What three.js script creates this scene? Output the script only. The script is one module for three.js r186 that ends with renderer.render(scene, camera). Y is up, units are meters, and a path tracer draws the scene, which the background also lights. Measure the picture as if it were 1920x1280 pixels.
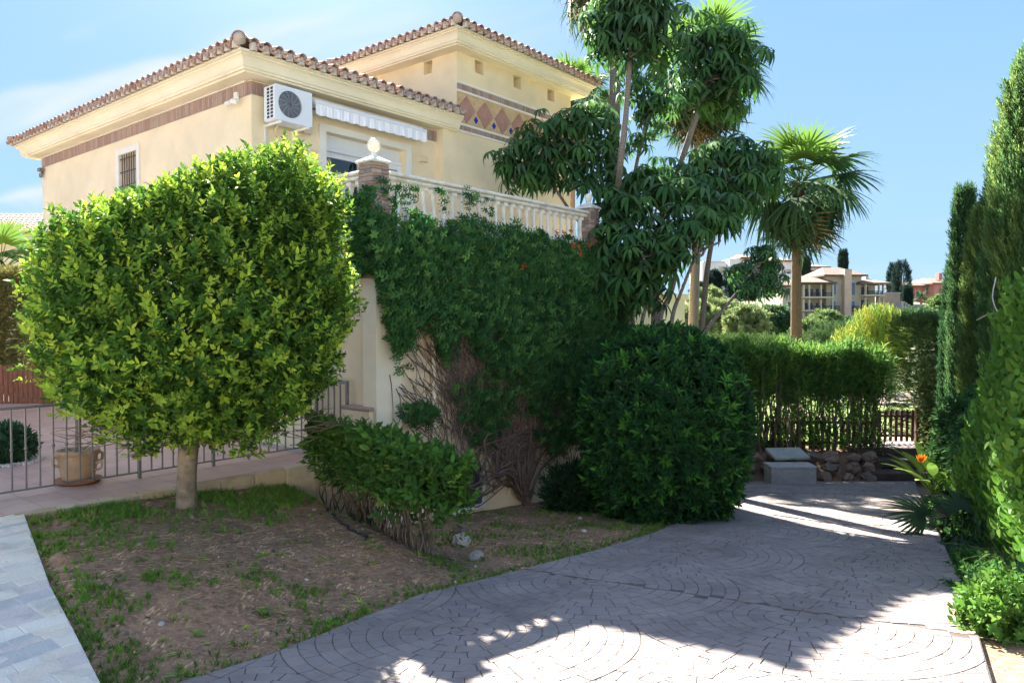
import * as THREE from 'three';
import { ImprovedNoise } from 'three/addons/math/ImprovedNoise.js';

// ------------------------------------------------------------------ camera, sky, sun, exposure
const scene = new THREE.Scene();
const EYE = 1.65, F = 1400, PITCH = Math.atan(38 / F), TH = Math.atan2(F, 1158);   // TH: turn of the villa
const camera = new THREE.PerspectiveCamera(2 * Math.atan(640 / F) * 180 / Math.PI, 1.5, 0.1, 4000);
camera.position.set(0, EYE, 0);
camera.rotation.x = -PITCH;
const renderer = new THREE.WebGLRenderer({ antialias: true });
renderer.toneMapping = THREE.LinearToneMapping;
renderer.toneMappingExposure = 6.0;
renderer.shadowMap.enabled = true;

const SUN_AZ = -15.5 * Math.PI / 180, SUN_EL = 37.5 * Math.PI / 180;   // azimuth from straight ahead, + is right
const SUN = new THREE.Vector3(Math.sin(SUN_AZ) * Math.cos(SUN_EL), Math.sin(SUN_EL), -Math.cos(SUN_AZ) * Math.cos(SUN_EL));
const sun = new THREE.DirectionalLight(new THREE.Color(1, 0.93, 0.82), 5);
sun.position.copy(SUN).multiplyScalar(60);
sun.castShadow = true;
sun.shadow.mapSize.set(4096, 4096);
Object.assign(sun.shadow.camera, { left: -40, right: 40, top: 40, bottom: -40, near: 1, far: 160 });
scene.add(sun, sun.target);

const perlin = new ImprovedNoise();
function fbm(x, y, z, o = 4) { let a = 0, s = 0.5, f = 1; for (let i = 0; i < o; i++) { a += s * perlin.noise(x * f, y * f, z * f); s *= 0.5; f *= 2.03; } return a; }
const sm = (a, b, x) => { const t = Math.min(1, Math.max(0, (x - a) / (b - a))); return t * t * (3 - 2 * t); };
const mix = (a, b, t) => a + (b - a) * t;
{
  const W = 1536, H = 768, d = new Float32Array(W * H * 4);
  for (let j = 0; j < H; j++) for (let i = 0; i < W; i++) {
    const el = ((j + 0.5) / H - 0.5) * Math.PI, az = ((i + 0.5) / W - 0.5) * 2 * Math.PI;
    const x = Math.cos(el) * Math.cos(az), z = Math.cos(el) * Math.sin(az), y = Math.sin(el);
    const t = Math.pow(Math.max(0, y), 0.68);
    let c = [mix(0.096, 0.023, t), mix(0.148, 0.07, t), mix(0.192, 0.184, t)];
    const ca = x * SUN.x + y * SUN.y + z * SUN.z, ang = Math.acos(Math.min(1, Math.max(-1, ca)));
    const glow = 0.05 * Math.exp(-ang / 0.25) + 0.8 * Math.exp(-ang / 0.085);
    c = [c[0] + glow * 1.0, c[1] + glow * 0.97, c[2] + glow * 0.9];
    // cirrus: long thin streaks on a high layer
    if (y > 0.0) {
      const k = 1 / (y + 0.16), px = x * k, pz = z * k;
      const a = px * 0.94 + pz * 0.34, b = -px * 0.34 + pz * 0.94;
      const wob = fbm(px * 0.9, pz * 0.9, 3.1, 3) * 0.8;
      let s = fbm(a * 0.55 + wob * 0.5, b * 3.0 + wob, 7.3, 5);
      const where = sm(-0.25, 0.25, fbm(px * 0.35 + 2.2, pz * 0.35 - 0.4, 1.7, 3) - 0.22 * px + 0.14);
      s = sm(-0.06, 0.24, s) * where * sm(0.0, 0.15, y);
      const q = Math.min(0.95, 0.95 * s + 0.16 * sm(0.0, 0.4, fbm(a * 0.8 + 4, b * 2.2 + wob, 2.3, 4)));
      c = [mix(c[0], Math.max(c[0], 0.15), q), mix(c[1], Math.max(c[1], 0.163), q), mix(c[2], Math.max(c[2], 0.175), q)];
    }
    const o = (j * W + i) * 4;
    d[o] = c[0]; d[o + 1] = c[1]; d[o + 2] = c[2]; d[o + 3] = 1;
  }
  const sky = new THREE.DataTexture(d, W, H, THREE.RGBAFormat, THREE.FloatType);
  sky.mapping = THREE.EquirectangularReflectionMapping;
  sky.magFilter = THREE.LinearFilter; sky.minFilter = THREE.LinearFilter; sky.wrapS = THREE.RepeatWrapping;
  sky.needsUpdate = true;
  scene.background = sky; scene.environment = sky;
}

// ------------------------------------------------------------------ helpers
const V = (x, y, z) => new THREE.Vector3(x, y, z);
const rng = (s) => () => { s = (s + 0x6d2b79f5) | 0; let t = Math.imul(s ^ (s >>> 15), 1 | s); t = (t + Math.imul(t ^ (t >>> 7), 61 | t)) ^ t; return ((t ^ (t >>> 14)) >>> 0) / 4294967296; };
const CT = Math.cos(TH), ST = Math.sin(TH);
const at = (px, py, D) => { const cx = (px - 960) / F, cy = (640 - py) / F, k = D / (Math.cos(PITCH) + cy * Math.sin(PITCH)); return V(cx * k, EYE + k * (cy * Math.cos(PITCH) - Math.sin(PITCH)), -D); };
// villa frame: u along its front, n away from the driveway; the frame's own axes are (u, y, -n)
const toUN = (p) => [CT * p.x - ST * p.z, p.y, -ST * p.x - CT * p.z];
const fromUN = (u, y, n) => V(CT * u - ST * n, y, -ST * u - CT * n);
const onN = (px, py, n) => { const q = toUN(at(px, py, 1)); const c = toUN(V(0, 0, 0)); const k = n / q[2]; return [q[0] * k, EYE + (q[1] - EYE) * k, n]; };
const onU = (px, py, u) => { const q = toUN(at(px, py, 1)); const k = u / q[0]; return [u, EYE + (q[1] - EYE) * k, q[2] * k]; };

class B {                                             // collects triangles, builds one mesh
  constructor() { this.p = []; this.n = []; this.t = []; this.i = []; this.smooth = false; }
  get size() { return this.p.length / 3; }
  v(p, n, u, v) { this.p.push(p.x, p.y, p.z); this.n.push(n.x, n.y, n.z); this.t.push(u, v); return this.size - 1; }
  poly(pts, uvs) {                                    // flat convex face
    const e = pts[1].clone().sub(pts[0]), f = pts[2].clone().sub(pts[0]), n = e.cross(f).normalize(), s = this.size;
    const ax = Math.abs(n.x), ay = Math.abs(n.y), az = Math.abs(n.z);
    pts.forEach((q, k) => { const [a, b] = uvs ? uvs[k] : ay >= ax && ay >= az ? [q.x, -q.z] : ax > az ? [-q.z, q.y] : [q.x, q.y]; this.v(q, n, a, b); });
    for (let k = 1; k + 1 < pts.length; k++) this.i.push(s, s + k, s + k + 1);
    return this;
  }
  box(x0, x1, y0, y1, z0, z1, c = 0, m) {
    const X = [x0, x1], Y = [y0, y1], Z = [z0, z1];
    c = Math.min(c, (x1 - x0) / 3, (y1 - y0) / 3, (z1 - z0) / 3);
    const P = (i, j, k, ax) => { const q = V(X[i] + (ax === 0 ? 0 : i ? -c : c), Y[j] + (ax === 1 ? 0 : j ? -c : c), Z[k] + (ax === 2 ? 0 : k ? -c : c)); return m ? q.applyMatrix4(m) : q; };
    for (const ax of [0, 1, 2]) for (const s of [0, 1]) {
      const c4 = [[0, 0], [1, 0], [1, 1], [0, 1]].map(([a, b]) => (ax === 0 ? P(s, a, b, 0) : ax === 1 ? P(b, s, a, 1) : P(a, b, s, 2)));
      this.poly(s ? c4 : c4.reverse());
    }
    if (c > 0) {
      for (const i of [0, 1]) for (const j of [0, 1]) {
        const f = i === j;
        const e = (l) => (f ? l : l.reverse());
        this.poly(e([P(i, j, 0, 0), P(i, j, 0, 1), P(i, j, 1, 1), P(i, j, 1, 0)]));
        this.poly(e([P(0, i, j, 1), P(0, i, j, 2), P(1, i, j, 2), P(1, i, j, 1)]));
        this.poly(e([P(j, 0, i, 2), P(j, 0, i, 0), P(j, 1, i, 0), P(j, 1, i, 2)]));
        for (const k of [0, 1]) this.poly((i + j + k) % 2 ? [P(i, j, k, 0), P(i, j, k, 1), P(i, j, k, 2)] : [P(i, j, k, 2), P(i, j, k, 1), P(i, j, k, 0)]);
      }
    }
    return this;
  }
  hb(u0, u1, y0, y1, n0, n1, c = 0) { return this.box(Math.min(u0, u1), Math.max(u0, u1), y0, y1, -Math.max(n0, n1), -Math.min(n0, n1), c); }
  tube(pts, rad, seg = 8, cap = true) {               // smooth tube along points; rad number or function of 0..1
    const N = pts.length, s0 = this.size; let side = null, len = 0;
    for (let k = 0; k < N; k++) {
      const d = pts[Math.min(N - 1, k + 1)].clone().sub(pts[Math.max(0, k - 1)]).normalize();
      if (!side) side = Math.abs(d.y) > 0.9 ? V(1, 0, 0) : V(0, 1, 0);
      side = side.clone().addScaledVector(d, -side.dot(d)); if (side.lengthSq() < 1e-6) side = V(0.3, 0.2, 1).addScaledVector(d, -V(0.3, 0.2, 1).dot(d)); side.normalize();
      const up = d.clone().cross(side), r = typeof rad === 'function' ? rad(k / (N - 1)) : rad;
      if (k) len += pts[k].distanceTo(pts[k - 1]);
      for (let a = 0; a <= seg; a++) {
        const w = a / seg * Math.PI * 2, n = side.clone().multiplyScalar(Math.cos(w)).addScaledVector(up, Math.sin(w));
        this.v(pts[k].clone().addScaledVector(n, r), n, a / seg * Math.max(0.06, Math.PI * 2 * r), len);
      }
    }
    for (let k = 0; k + 1 < N; k++) for (let a = 0; a < seg; a++) { const q = s0 + k * (seg + 1) + a; this.i.push(q, q + 1, q + seg + 1, q + 1, q + seg + 2, q + seg + 1); }
    if (cap) for (const e of [0, N - 1]) {
      const d = pts[e ? N - 1 : 0].clone().sub(pts[e ? N - 2 : 1]).normalize(), c = this.v(pts[e], d, 0, 0), b0 = s0 + e * (seg + 1), f = this.size;
      for (let a = 0; a <= seg; a++) { const q = b0 + a; this.v(V(this.p[q * 3], this.p[q * 3 + 1], this.p[q * 3 + 2]), d, 0.01 * a, 0.01); }
      for (let a = 0; a < seg; a++) e ? this.i.push(c, f + a, f + a + 1) : this.i.push(c, f + a + 1, f + a);
    }
    return this;
  }
  lathe(prof, o, seg = 12) {                          // prof: [radius, y] from bottom to top
    const s0 = this.size, N = prof.length; let len = 0;
    for (let k = 0; k < N; k++) {
      const a = prof[Math.max(0, k - 1)], b = prof[Math.min(N - 1, k + 1)], dr = b[0] - a[0], dy = b[1] - a[1], l = Math.hypot(dr, dy) || 1;
      if (k) len += Math.hypot(prof[k][0] - prof[k - 1][0], prof[k][1] - prof[k - 1][1]);
      for (let j = 0; j <= seg; j++) { const w = j / seg * Math.PI * 2, c = Math.cos(w), s = Math.sin(w); this.v(V(o[0] + prof[k][0] * c, o[1] + prof[k][1], o[2] - prof[k][0] * s), V(c * dy / l, -dr / l, -s * dy / l), j / seg, len); }
    }
    for (let k = 0; k + 1 < N; k++) for (let j = 0; j < seg; j++) { const q = s0 + k * (seg + 1) + j; this.i.push(q, q + 1, q + seg + 1, q + 1, q + seg + 2, q + seg + 1); }
    return this;
  }
  prism(pts, y0, y1, c = 0) {                         // convex polygon [x, z] (any turn), standing, chamfered top; y0/y1 number or function(x, z)
    let A = 0; for (let k = 0; k < pts.length; k++) { const a = pts[k], b = pts[(k + 1) % pts.length]; A += a[0] * b[1] - b[0] * a[1]; }
    if (A > 0) pts = pts.slice().reverse();           // counter-clockwise seen from above (z down)
    const Y = (f, q) => (typeof f === 'function' ? f(q[0], q[1]) : f), m = pts.reduce((s, q) => [s[0] + q[0] / pts.length, s[1] + q[1] / pts.length], [0, 0]);
    const inn = pts.map((q) => { const l = Math.hypot(q[0] - m[0], q[1] - m[1]) || 1, k = Math.max(0.3, 1 - c * 1.3 / l); return [m[0] + (q[0] - m[0]) * k, m[1] + (q[1] - m[1]) * k]; });
    const T = inn.map((q) => V(q[0], Y(y1, q), q[1])), U = pts.map((q) => V(q[0], Y(y1, q) - c, q[1])), L = pts.map((q) => V(q[0], Y(y0, q), q[1])), N = pts.length;
    this.poly(T);
    for (let k = 0; k < N; k++) { const l = (k + 1) % N; if (c) this.poly([T[l], T[k], U[k], U[l]]); this.poly([U[l], U[k], L[k], L[l]]); }
    return this;
  }
  leaf(o, d, up, len, wid, fold = 0.15, droop = 0.2, seg = 3) {   // a folded leaf blade
    const dir = d.clone().normalize(), s = dir.clone().cross(up).normalize(), nn = s.clone().cross(dir).normalize(), q0 = this.size;
    const P = (t) => o.clone().addScaledVector(dir, len * t).addScaledVector(nn, -droop * len * t * t);
    const add = (q, u, v) => this.v(q, nn, u, v);
    add(P(0), 0.5, 0);
    for (let k = 1; k < seg; k++) {
      const t = k / seg, w = wid * 0.5 * Math.pow(Math.sin(Math.PI * Math.pow(t, 0.8)), 0.75), c = P(t), e = c.clone().addScaledVector(nn, fold * w * 2);
      add(e.clone().addScaledVector(s, -w), 0, t); add(c, 0.5, t); add(e.clone().addScaledVector(s, w), 1, t);
    }
    const T = add(P(1), 0.5, 1), r = (k) => q0 + 1 + (k - 1) * 3;
    this.i.push(q0, r(1) + 1, r(1), q0, r(1) + 2, r(1) + 1);
    for (let k = 1; k + 1 < seg; k++) { const a = r(k), b = r(k + 1); this.i.push(a, a + 1, b, a + 1, b + 1, b, a + 1, a + 2, b + 1, a + 2, b + 2, b + 1); }
    const e = r(seg - 1); this.i.push(e, e + 1, T, e + 1, e + 2, T);
    return this;
  }
  geo(base = [0, 0, 0]) {
    const g = new THREE.BufferGeometry(), p = new Float32Array(this.p);
    for (let k = 0; k < p.length; k += 3) { p[k] -= base[0]; p[k + 1] -= base[1]; p[k + 2] -= base[2]; }
    g.setAttribute('position', new THREE.BufferAttribute(p, 3));
    g.setAttribute('normal', new THREE.BufferAttribute(new Float32Array(this.n), 3));
    g.setAttribute('uv', new THREE.BufferAttribute(new Float32Array(this.t), 2));
    g.setIndex(this.i);
    if (this.smooth) g.computeVertexNormals();
    return g;
  }
  build(name, mat, parent = scene, kind) {
    const o = new THREE.Mesh(this.geo(parent === scene ? [0, 0, 0] : rootOf(parent).base), mat);
    o.name = parent === scene ? numbered(name) : name; o.castShadow = o.receiveShadow = true;
    if (kind) o.userData.kind = kind;
    if (parent === scene) o.base = [0, 0, 0];
    parent.add(o);
    return o;
  }
}
const rootOf = (o) => { while (o.parent && o.parent !== scene) o = o.parent; return o; };
const taken = new Map();
function numbered(n) { const k = taken.get(n) ?? 0; taken.set(n, k + 1); return k ? n + '_' + String(k).padStart(3, '0') : n; }
function thing(name, label, category, base, o = {}) { // a Group at the thing's base; o.house: base is (u, y, n)
  const g = new THREE.Group(); g.name = numbered(name);
  if (o.house) { g.base = [base[0], base[1], -base[2]]; g.position.copy(fromUN(...base)); g.rotation.y = TH; }
  else { if (base.isVector3) base = base.toArray(); g.base = base; g.position.set(...base); }
  g.userData = { label, category }; if (o.group) g.userData.group = o.group;
  scene.add(g); return g;
}
function tag(o, label, category, group) { Object.assign(o.userData, { label, category }); if (group) o.userData.group = group; return o; }
function piece(name, geo, mat, parent, pos, quat, scl) {   // a part that shares its geometry; pos in the root's frame coordinates
  const o = new THREE.Mesh(geo, mat), b = rootOf(parent).base; o.name = name; o.castShadow = o.receiveShadow = true;
  o.position.set(pos.x - b[0], pos.y - b[1], pos.z - b[2]); if (quat) o.quaternion.copy(quat); if (scl) o.scale.setScalar(scl);
  parent.add(o); return o;
}
const zAxis = V(0, 0, 1);
function aim(dir, up) {                               // +Y along dir, +Z towards up
  const y = dir.clone().normalize(); let x = y.clone().cross(up); if (x.lengthSq() < 1e-6) x = y.clone().cross(V(0.31, 0.2, 0.9)); x.normalize();
  return new THREE.Quaternion().setFromRotationMatrix(new THREE.Matrix4().makeBasis(x, y, x.clone().cross(y)));
}
function scatter(name, geo, mat, parent, list) {      // list of [pos, quat, scale, color]
  const m = new THREE.InstancedMesh(geo, mat, list.length), b = parent === scene ? [0, 0, 0] : rootOf(parent).base, M = new THREE.Matrix4(), s = V(1, 1, 1), q = V(0, 0, 0);
  list.forEach(([p, r, k, c], i) => { q.set(p.x - b[0], p.y - b[1], p.z - b[2]); m.setMatrixAt(i, M.compose(q, r, k.isVector3 ? k : s.setScalar(k))); m.setColorAt(i, c || WHITE); });
  m.name = parent === scene ? numbered(name) : name; m.userData.kind = 'stuff'; m.castShadow = m.receiveShadow = true;
  parent.add(m); return m;
}
const WHITE = new THREE.Color(1, 1, 1);
const C = (r, g, b) => new THREE.Color().setRGB(r, g, b);
const vary = (r, c, a = 0.2, h = 0.06) => { const k = 1 + (r() - 0.5) * 2 * a, q = (r() - 0.5) * 2 * h; return C(c[0] * k * (1 + q * 2), c[1] * k * (1 + q), c[2] * k); };

// ------------------------------------------------------------------ textures and materials
function tileNoise(x, y, per, seed) {                 // tileable value noise
  const xi = Math.floor(x), yi = Math.floor(y), fx = x - xi, fy = y - yi;
  const h = (a, b) => { a = ((a % per) + per) % per; b = ((b % per) + per) % per; let t = Math.imul(a + seed * 57 + 1, 374761393) ^ Math.imul(b + 11, 668265263); t = Math.imul(t ^ (t >>> 13), 1274126177); return ((t ^ (t >>> 16)) >>> 0) / 4294967296; };
  const u = fx * fx * (3 - 2 * fx), v = fy * fy * (3 - 2 * fy);
  return mix(mix(h(xi, yi), h(xi + 1, yi), u), mix(h(xi, yi + 1), h(xi + 1, yi + 1), u), v);
}
function tfbm(u, v, f, seed, o = 5, g = 0.5) { let a = 0, s = 1, t = 0; for (let k = 0; k < o; k++) { a += s * tileNoise(u * f, v * f, f, seed + k); t += s; s *= g; f *= 2; } return a / t; }
function tex(N, rep, fn, srgb = false) {              // fn(u, v) -> [r, g, b]; rep: metres per tile
  const d = new Uint8Array(N * N * 4);
  for (let j = 0; j < N; j++) for (let i = 0; i < N; i++) { const c = fn(i / N, j / N), o = (j * N + i) * 4; for (let k = 0; k < 3; k++) d[o + k] = Math.max(0, Math.min(255, (srgb ? Math.pow(Math.max(0, c[k]), 1 / 2.2) : c[k]) * 255)); d[o + 3] = 255; }
  const t = new THREE.DataTexture(d, N, N); t.wrapS = t.wrapT = THREE.RepeatWrapping; t.magFilter = THREE.LinearFilter; t.minFilter = THREE.LinearMipmapLinearFilter; t.repeat.set(1 / rep, 1 / rep);
  if (srgb) t.colorSpace = THREE.SRGBColorSpace; t.needsUpdate = true; return t;
}
const g1 = (f) => (u, v) => { const a = f(u, v); return [a, a, a]; };
const tGrain = tex(512, 0.9, g1((u, v) => 0.5 + (tfbm(u, v, 64, 3, 3, 0.7) - 0.5) * 0.9 + (tfbm(u, v, 8, 9, 4) - 0.5) * 0.35));
const tMottle = tex(512, 2.7, (u, v) => { const a = 0.93 + (tfbm(u, v, 4, 21, 6, 0.6) - 0.5) * 0.34, b = (tfbm(u, v, 6, 77, 4) - 0.5) * 0.05; return [a + b, a, a - b]; });
const tStain = tex(512, 3.1, (u, v) => { const a = tfbm(u, v, 5, 31, 6, 0.62), s = sm(0.56, 0.72, a), k = 0.9 + (tfbm(u, v, 32, 5, 4, 0.7) - 0.5) * 0.5; return [k * mix(1, 0.72, s), k * mix(1, 0.7, s), k * mix(1, 0.68, s)]; });
const tWood = tex(256, 0.6, (u, v) => { const a = 0.8 + (tileNoise(u * 40 + tfbm(u, v, 4, 2, 3) * 3, v * 4, 40, 4) - 0.5) * 0.5 + (tfbm(u, v, 16, 8, 3) - 0.5) * 0.2; return [a, a * 0.97, a * 0.93]; });
const tBark = tex(256, 0.5, (u, v) => { const a = 0.75 + (tfbm(u, v, 8, 12, 5, 0.65) - 0.5) * 0.9; return [a, a * 0.98, a * 0.94]; });
const tRing = tex(256, 0.5, (u, v) => { const w = v * 9 + tfbm(u, v, 4, 14, 3) * 1.2, k = Math.abs(w - Math.round(w)) * 2, a = 0.62 + 0.3 * sm(0.05, 0.4, k) + (tfbm(u, v, 16, 6, 4, 0.65) - 0.5) * 0.5; return [a, a * 0.98, a * 0.95]; });

const std = (c, o = {}) => new THREE.MeshStandardMaterial({ color: C(...c), roughness: 0.85, ...o });
const bumpy = (c, map, bump, scale, o = {}) => std(c, { map, bumpMap: bump, bumpScale: scale, ...o });
function leafMat(c, o = {}) { return new THREE.MeshPhysicalMaterial({ color: C(...c), roughness: 0.93, transmission: o.through ?? 0.42, thickness: 0, side: THREE.DoubleSide, clearcoat: (o.coat ?? 0.2) * 0.45, clearcoatRoughness: o.cr ?? 0.35, specularIntensity: 0.12 }); }
const M = {
  wall: bumpy([0.88, 0.74, 0.51], tMottle, tGrain, 0.003, { roughness: 0.95 }),
  wallSide: bumpy([0.87, 0.74, 0.54], tMottle, tGrain, 0.003, { roughness: 0.95 }),
  trim: bumpy([0.88, 0.8, 0.62], tMottle, tGrain, 0.0012),
  white: bumpy([0.84, 0.82, 0.76], tMottle, tGrain, 0.001, { roughness: 0.7 }),
  balu: bumpy([0.82, 0.79, 0.7], tStain, tGrain, 0.001, { roughness: 0.75 }),
  plastic: std([0.72, 0.75, 0.8], { roughness: 0.45 }),
  dark: std([0.025, 0.028, 0.035], { roughness: 0.6 }),
  iron: std([0.21, 0.2, 0.2], { roughness: 0.5, metalness: 0.55 }),
  darkIron: std([0.045, 0.045, 0.05], { roughness: 0.5, metalness: 0.4 }),
  mortar: bumpy([0.5, 0.43, 0.38], tMottle, tGrain, 0.003),
  brick: [[0.36, 0.24, 0.2], [0.4, 0.28, 0.24], [0.32, 0.21, 0.19], [0.38, 0.3, 0.27]].map((c) => bumpy(c, tMottle, tGrain, 0.003)),
  stone: [[0.33, 0.24, 0.2], [0.4, 0.3, 0.26], [0.28, 0.23, 0.21], [0.36, 0.22, 0.17], [0.42, 0.36, 0.32]].map((c) => bumpy(c, tStain, tGrain, 0.006)),
  tile: [[0.44, 0.29, 0.22], [0.5, 0.36, 0.29], [0.37, 0.23, 0.18], [0.5, 0.41, 0.36], [0.43, 0.33, 0.29]].map((c) => bumpy(c, tStain, tGrain, 0.003)),
  rhomb: bumpy([0.44, 0.24, 0.19], tStain, tGrain, 0.002),
  cobalt: std([0.02, 0.035, 0.42], { roughness: 0.25 }),
  glass: new THREE.MeshPhysicalMaterial({ color: C(0.93, 0.96, 0.97), roughness: 0.02, transmission: 1, thickness: 0 }),
  soil: null,
  trunk: bumpy([0.34, 0.26, 0.19], tBark, tBark, 0.012, { roughness: 0.95 }),
  greyTrunk: bumpy([0.22, 0.19, 0.17], tRing, tRing, 0.008, { roughness: 0.95 }),
  palmTrunk: bumpy([0.27, 0.18, 0.135], tRing, tRing, 0.018, { roughness: 0.95 }),
  twig: bumpy([0.22, 0.16, 0.12], tBark, tBark, 0.004),
  vineStem: bumpy([0.2, 0.14, 0.11], tBark, tBark, 0.004),
  greenStem: std([0.16, 0.2, 0.08]),
  picket: bumpy([0.13, 0.055, 0.04], tWood, tWood, 0.002),
  fence: bumpy([0.28, 0.11, 0.06], tWood, tWood, 0.002),
  sleeper: bumpy([0.1, 0.07, 0.055], tWood, tWood, 0.004),
  concrete: bumpy([0.42, 0.4, 0.39], tStain, tGrain, 0.003),
};
// ------------------------------------------------------------------ ground, driveway, path, patio, bed
const driveY = (D) => (D < 15.4 ? -0.105 * D : -0.105 * 15.4);
const DL = [[-4.4, -8], [-3.4, 0.5], [-2.75, 3.1], [-1.91, 4.35], [-1.57, 4.78], [-1.29, 5.3], [-0.8, 6.23], [0.1, 7.2], [1.0, 8.22], [1.77, 9.2], [2.6, 10.6], [3.4, 12], [4.05, 13.4], [4.45, 15.0]];
const DR = [[8.15, 15.0], [6.4, 11.5], [5.35, 9.3], [4.55, 7.67], [4.04, 6.58], [3.45, 5.5], [2.83, 4.35], [2.2, 3.1], [1.6, 0.5], [1.4, -8]];
function segDist(list, x, y) { let best = 1e9, sg = 1, e = null; for (let k = 0; k + 1 < list.length; k++) { const [ax, ay] = list[k], [bx, by] = list[k + 1], dx = bx - ax, dy = by - ay, t = Math.max(0, Math.min(1, ((x - ax) * dx + (y - ay) * dy) / (dx * dx + dy * dy))), qx = ax + t * dx - x, qy = ay + t * dy - y, d = Math.hypot(qx, qy); if (d < best) { best = d; sg = dx * (y - ay) - dy * (x - ax) > 0 ? 1 : -1; e = [ax, ay, bx, by]; } } return [best * sg, e]; }
const dLeft = (X, D) => segDist(DL, X, D)[0];          // + on the bed's side
const hedgeSide = (X, D) => { const [ax, ay, bx, by] = [-2.3, 9.2, -0.55, 7.2]; const l = Math.hypot(bx - ax, by - ay); return -((bx - ax) * (D - ay) - (by - ay) * (X - ax)) / l; };   // + on the upper side
const pathEdge = [[-4.63, 7.02], [-3.3, 5.28], [-2.75, 4.62], [-2.2, 3.95], [-1.9, 3.2], [-1.75, 2.0]];
const pathY = (X, D) => -0.15 - 0.05 * Math.max(0, 7 - D);
const dPath = (X, D) => segDist(pathEdge, X, D)[0];   // + on the bed's side
function bedY(X, D) {
  const low = driveY(D) - 0.03, up = Math.min(-0.2, -0.27 - 0.12 * (X + 3.2) - 0.02 * (D - 7));
  const d = dLeft(X, D), k = sm(0, 1.3, d) * sm(-0.35, 0.5, hedgeSide(X, D));
  let y = mix(low, Math.max(low, up), k) + 0.035 * fbm(X * 1.1, 0, D * 1.1, 3) * sm(0, 0.4, d) + 0.012 * fbm(X * 5, 1, D * 5, 3);
  const n = -ST * X + CT * D, p = dPath(X, D);
  if (p < 0.1) y = Math.min(y, pathY(X, D) - 0.035 - 0.3 * sm(0.02, -0.15, p));
  if (d < 0) y = Math.min(y, driveY(D) - 0.05);
  if (n > 8.12) y = Math.min(y, -0.75);
  return y;
}
function groundY(X, D) {
  let y = Math.min(-0.12, -0.105 * D - 0.12);
  if (D > 14.95) y = mix(-1.72, -1.12, sm(15.2, 16.4, D));
  if (D > 30) y = -1.12 - 3.0 * sm(30, 58, D) + 10 * sm(62, 135, D) + 9 * sm(160, 420, D) * (0.6 + 0.4 * Math.sin(X * 0.006 + 1));
  if (D > 20) y += 0.5 * fbm(X * 0.03, 2, D * 0.03, 3) * sm(20, 60, D) * 2;
  if (D < 0) y = -0.12;
  return y;
}
{
  const b = new B(), xs = [], ds = [];
  for (let a = -1; a <= 1.0001; a += 1 / 45) xs.push(Math.sign(a) * (Math.abs(a) * 18 + Math.pow(Math.abs(a), 6) * 1800));
  for (let d = -40; d < 20; d += 1.25) ds.push(d); for (let d = 20; d < 160; d += 4) ds.push(d); for (let d = 160; d < 2600; d *= 1.25) ds.push(d);
  ds.unshift(-800, -200, -90);
  for (const d of ds) for (const x of xs) b.v(V(x, groundY(x, d), -d), V(0, 1, 0), x, d);
  for (let j = 0; j + 1 < ds.length; j++) for (let i = 0; i + 1 < xs.length; i++) { const q = j * xs.length + i; b.i.push(q, q + 1, q + xs.length, q + 1, q + xs.length + 1, q + xs.length); }
  b.smooth = true;
  const tG = tex(512, 23, (u, v) => { const a = tfbm(u, v, 6, 41, 7, 0.62), k = sm(0.42, 0.6, a); return [mix(0.115, 0.26, k), mix(0.135, 0.21, k), mix(0.05, 0.12, k)]; }, true);
  b.build('ground', std([1, 1, 1], { map: tG, roughness: 1 }), scene, 'structure');
}
function clipHalf(P, nx, ny, d) {                     // keep nx*x + ny*y >= d
  const out = [];
  for (let k = 0; k < P.length; k++) { const a = P[k], b = P[(k + 1) % P.length], fa = nx * a[0] + ny * a[1] - d, fb = nx * b[0] + ny * b[1] - d; if (fa >= 0) out.push(a); if (fa * fb < 0) { const t = fa / (fa - fb); out.push([a[0] + (b[0] - a[0]) * t, a[1] + (b[1] - a[1]) * t]); } }
  return out;
}
const area = (P) => { let A = 0; for (let k = 0; k < P.length; k++) { const a = P[k], b = P[(k + 1) % P.length]; A += a[0] * b[1] - b[0] * a[1]; } return Math.abs(A) / 2; };
const mid = (P) => P.reduce((s, q) => [s[0] + q[0] / P.length, s[1] + q[1] / P.length], [0, 0]);
const shrink = (P, e) => {                             // inset a convex polygon by e (either turn)
  let A = 0; for (let k = 0; k < P.length; k++) { const a = P[k], b = P[(k + 1) % P.length]; A += a[0] * b[1] - b[0] * a[1]; }
  const s = A > 0 ? 1 : -1; let Q = P;
  for (let k = 0; k < P.length; k++) { const a = P[k], b = P[(k + 1) % P.length], l = Math.hypot(b[0] - a[0], b[1] - a[1]); if (l < 1e-5) continue; const nx = -(b[1] - a[1]) / l * s, ny = (b[0] - a[0]) / l * s; Q = clipHalf(Q, nx, ny, nx * a[0] + ny * a[1] + e); if (Q.length < 3) return []; }
  return Q;
};
const inView = (p, m = 0.04) => { const z = -p.z; return z > 0.3 && Math.abs(p.x / z) < 0.686 + m && (p.y - EYE) / z > -0.484 - m; };
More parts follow.
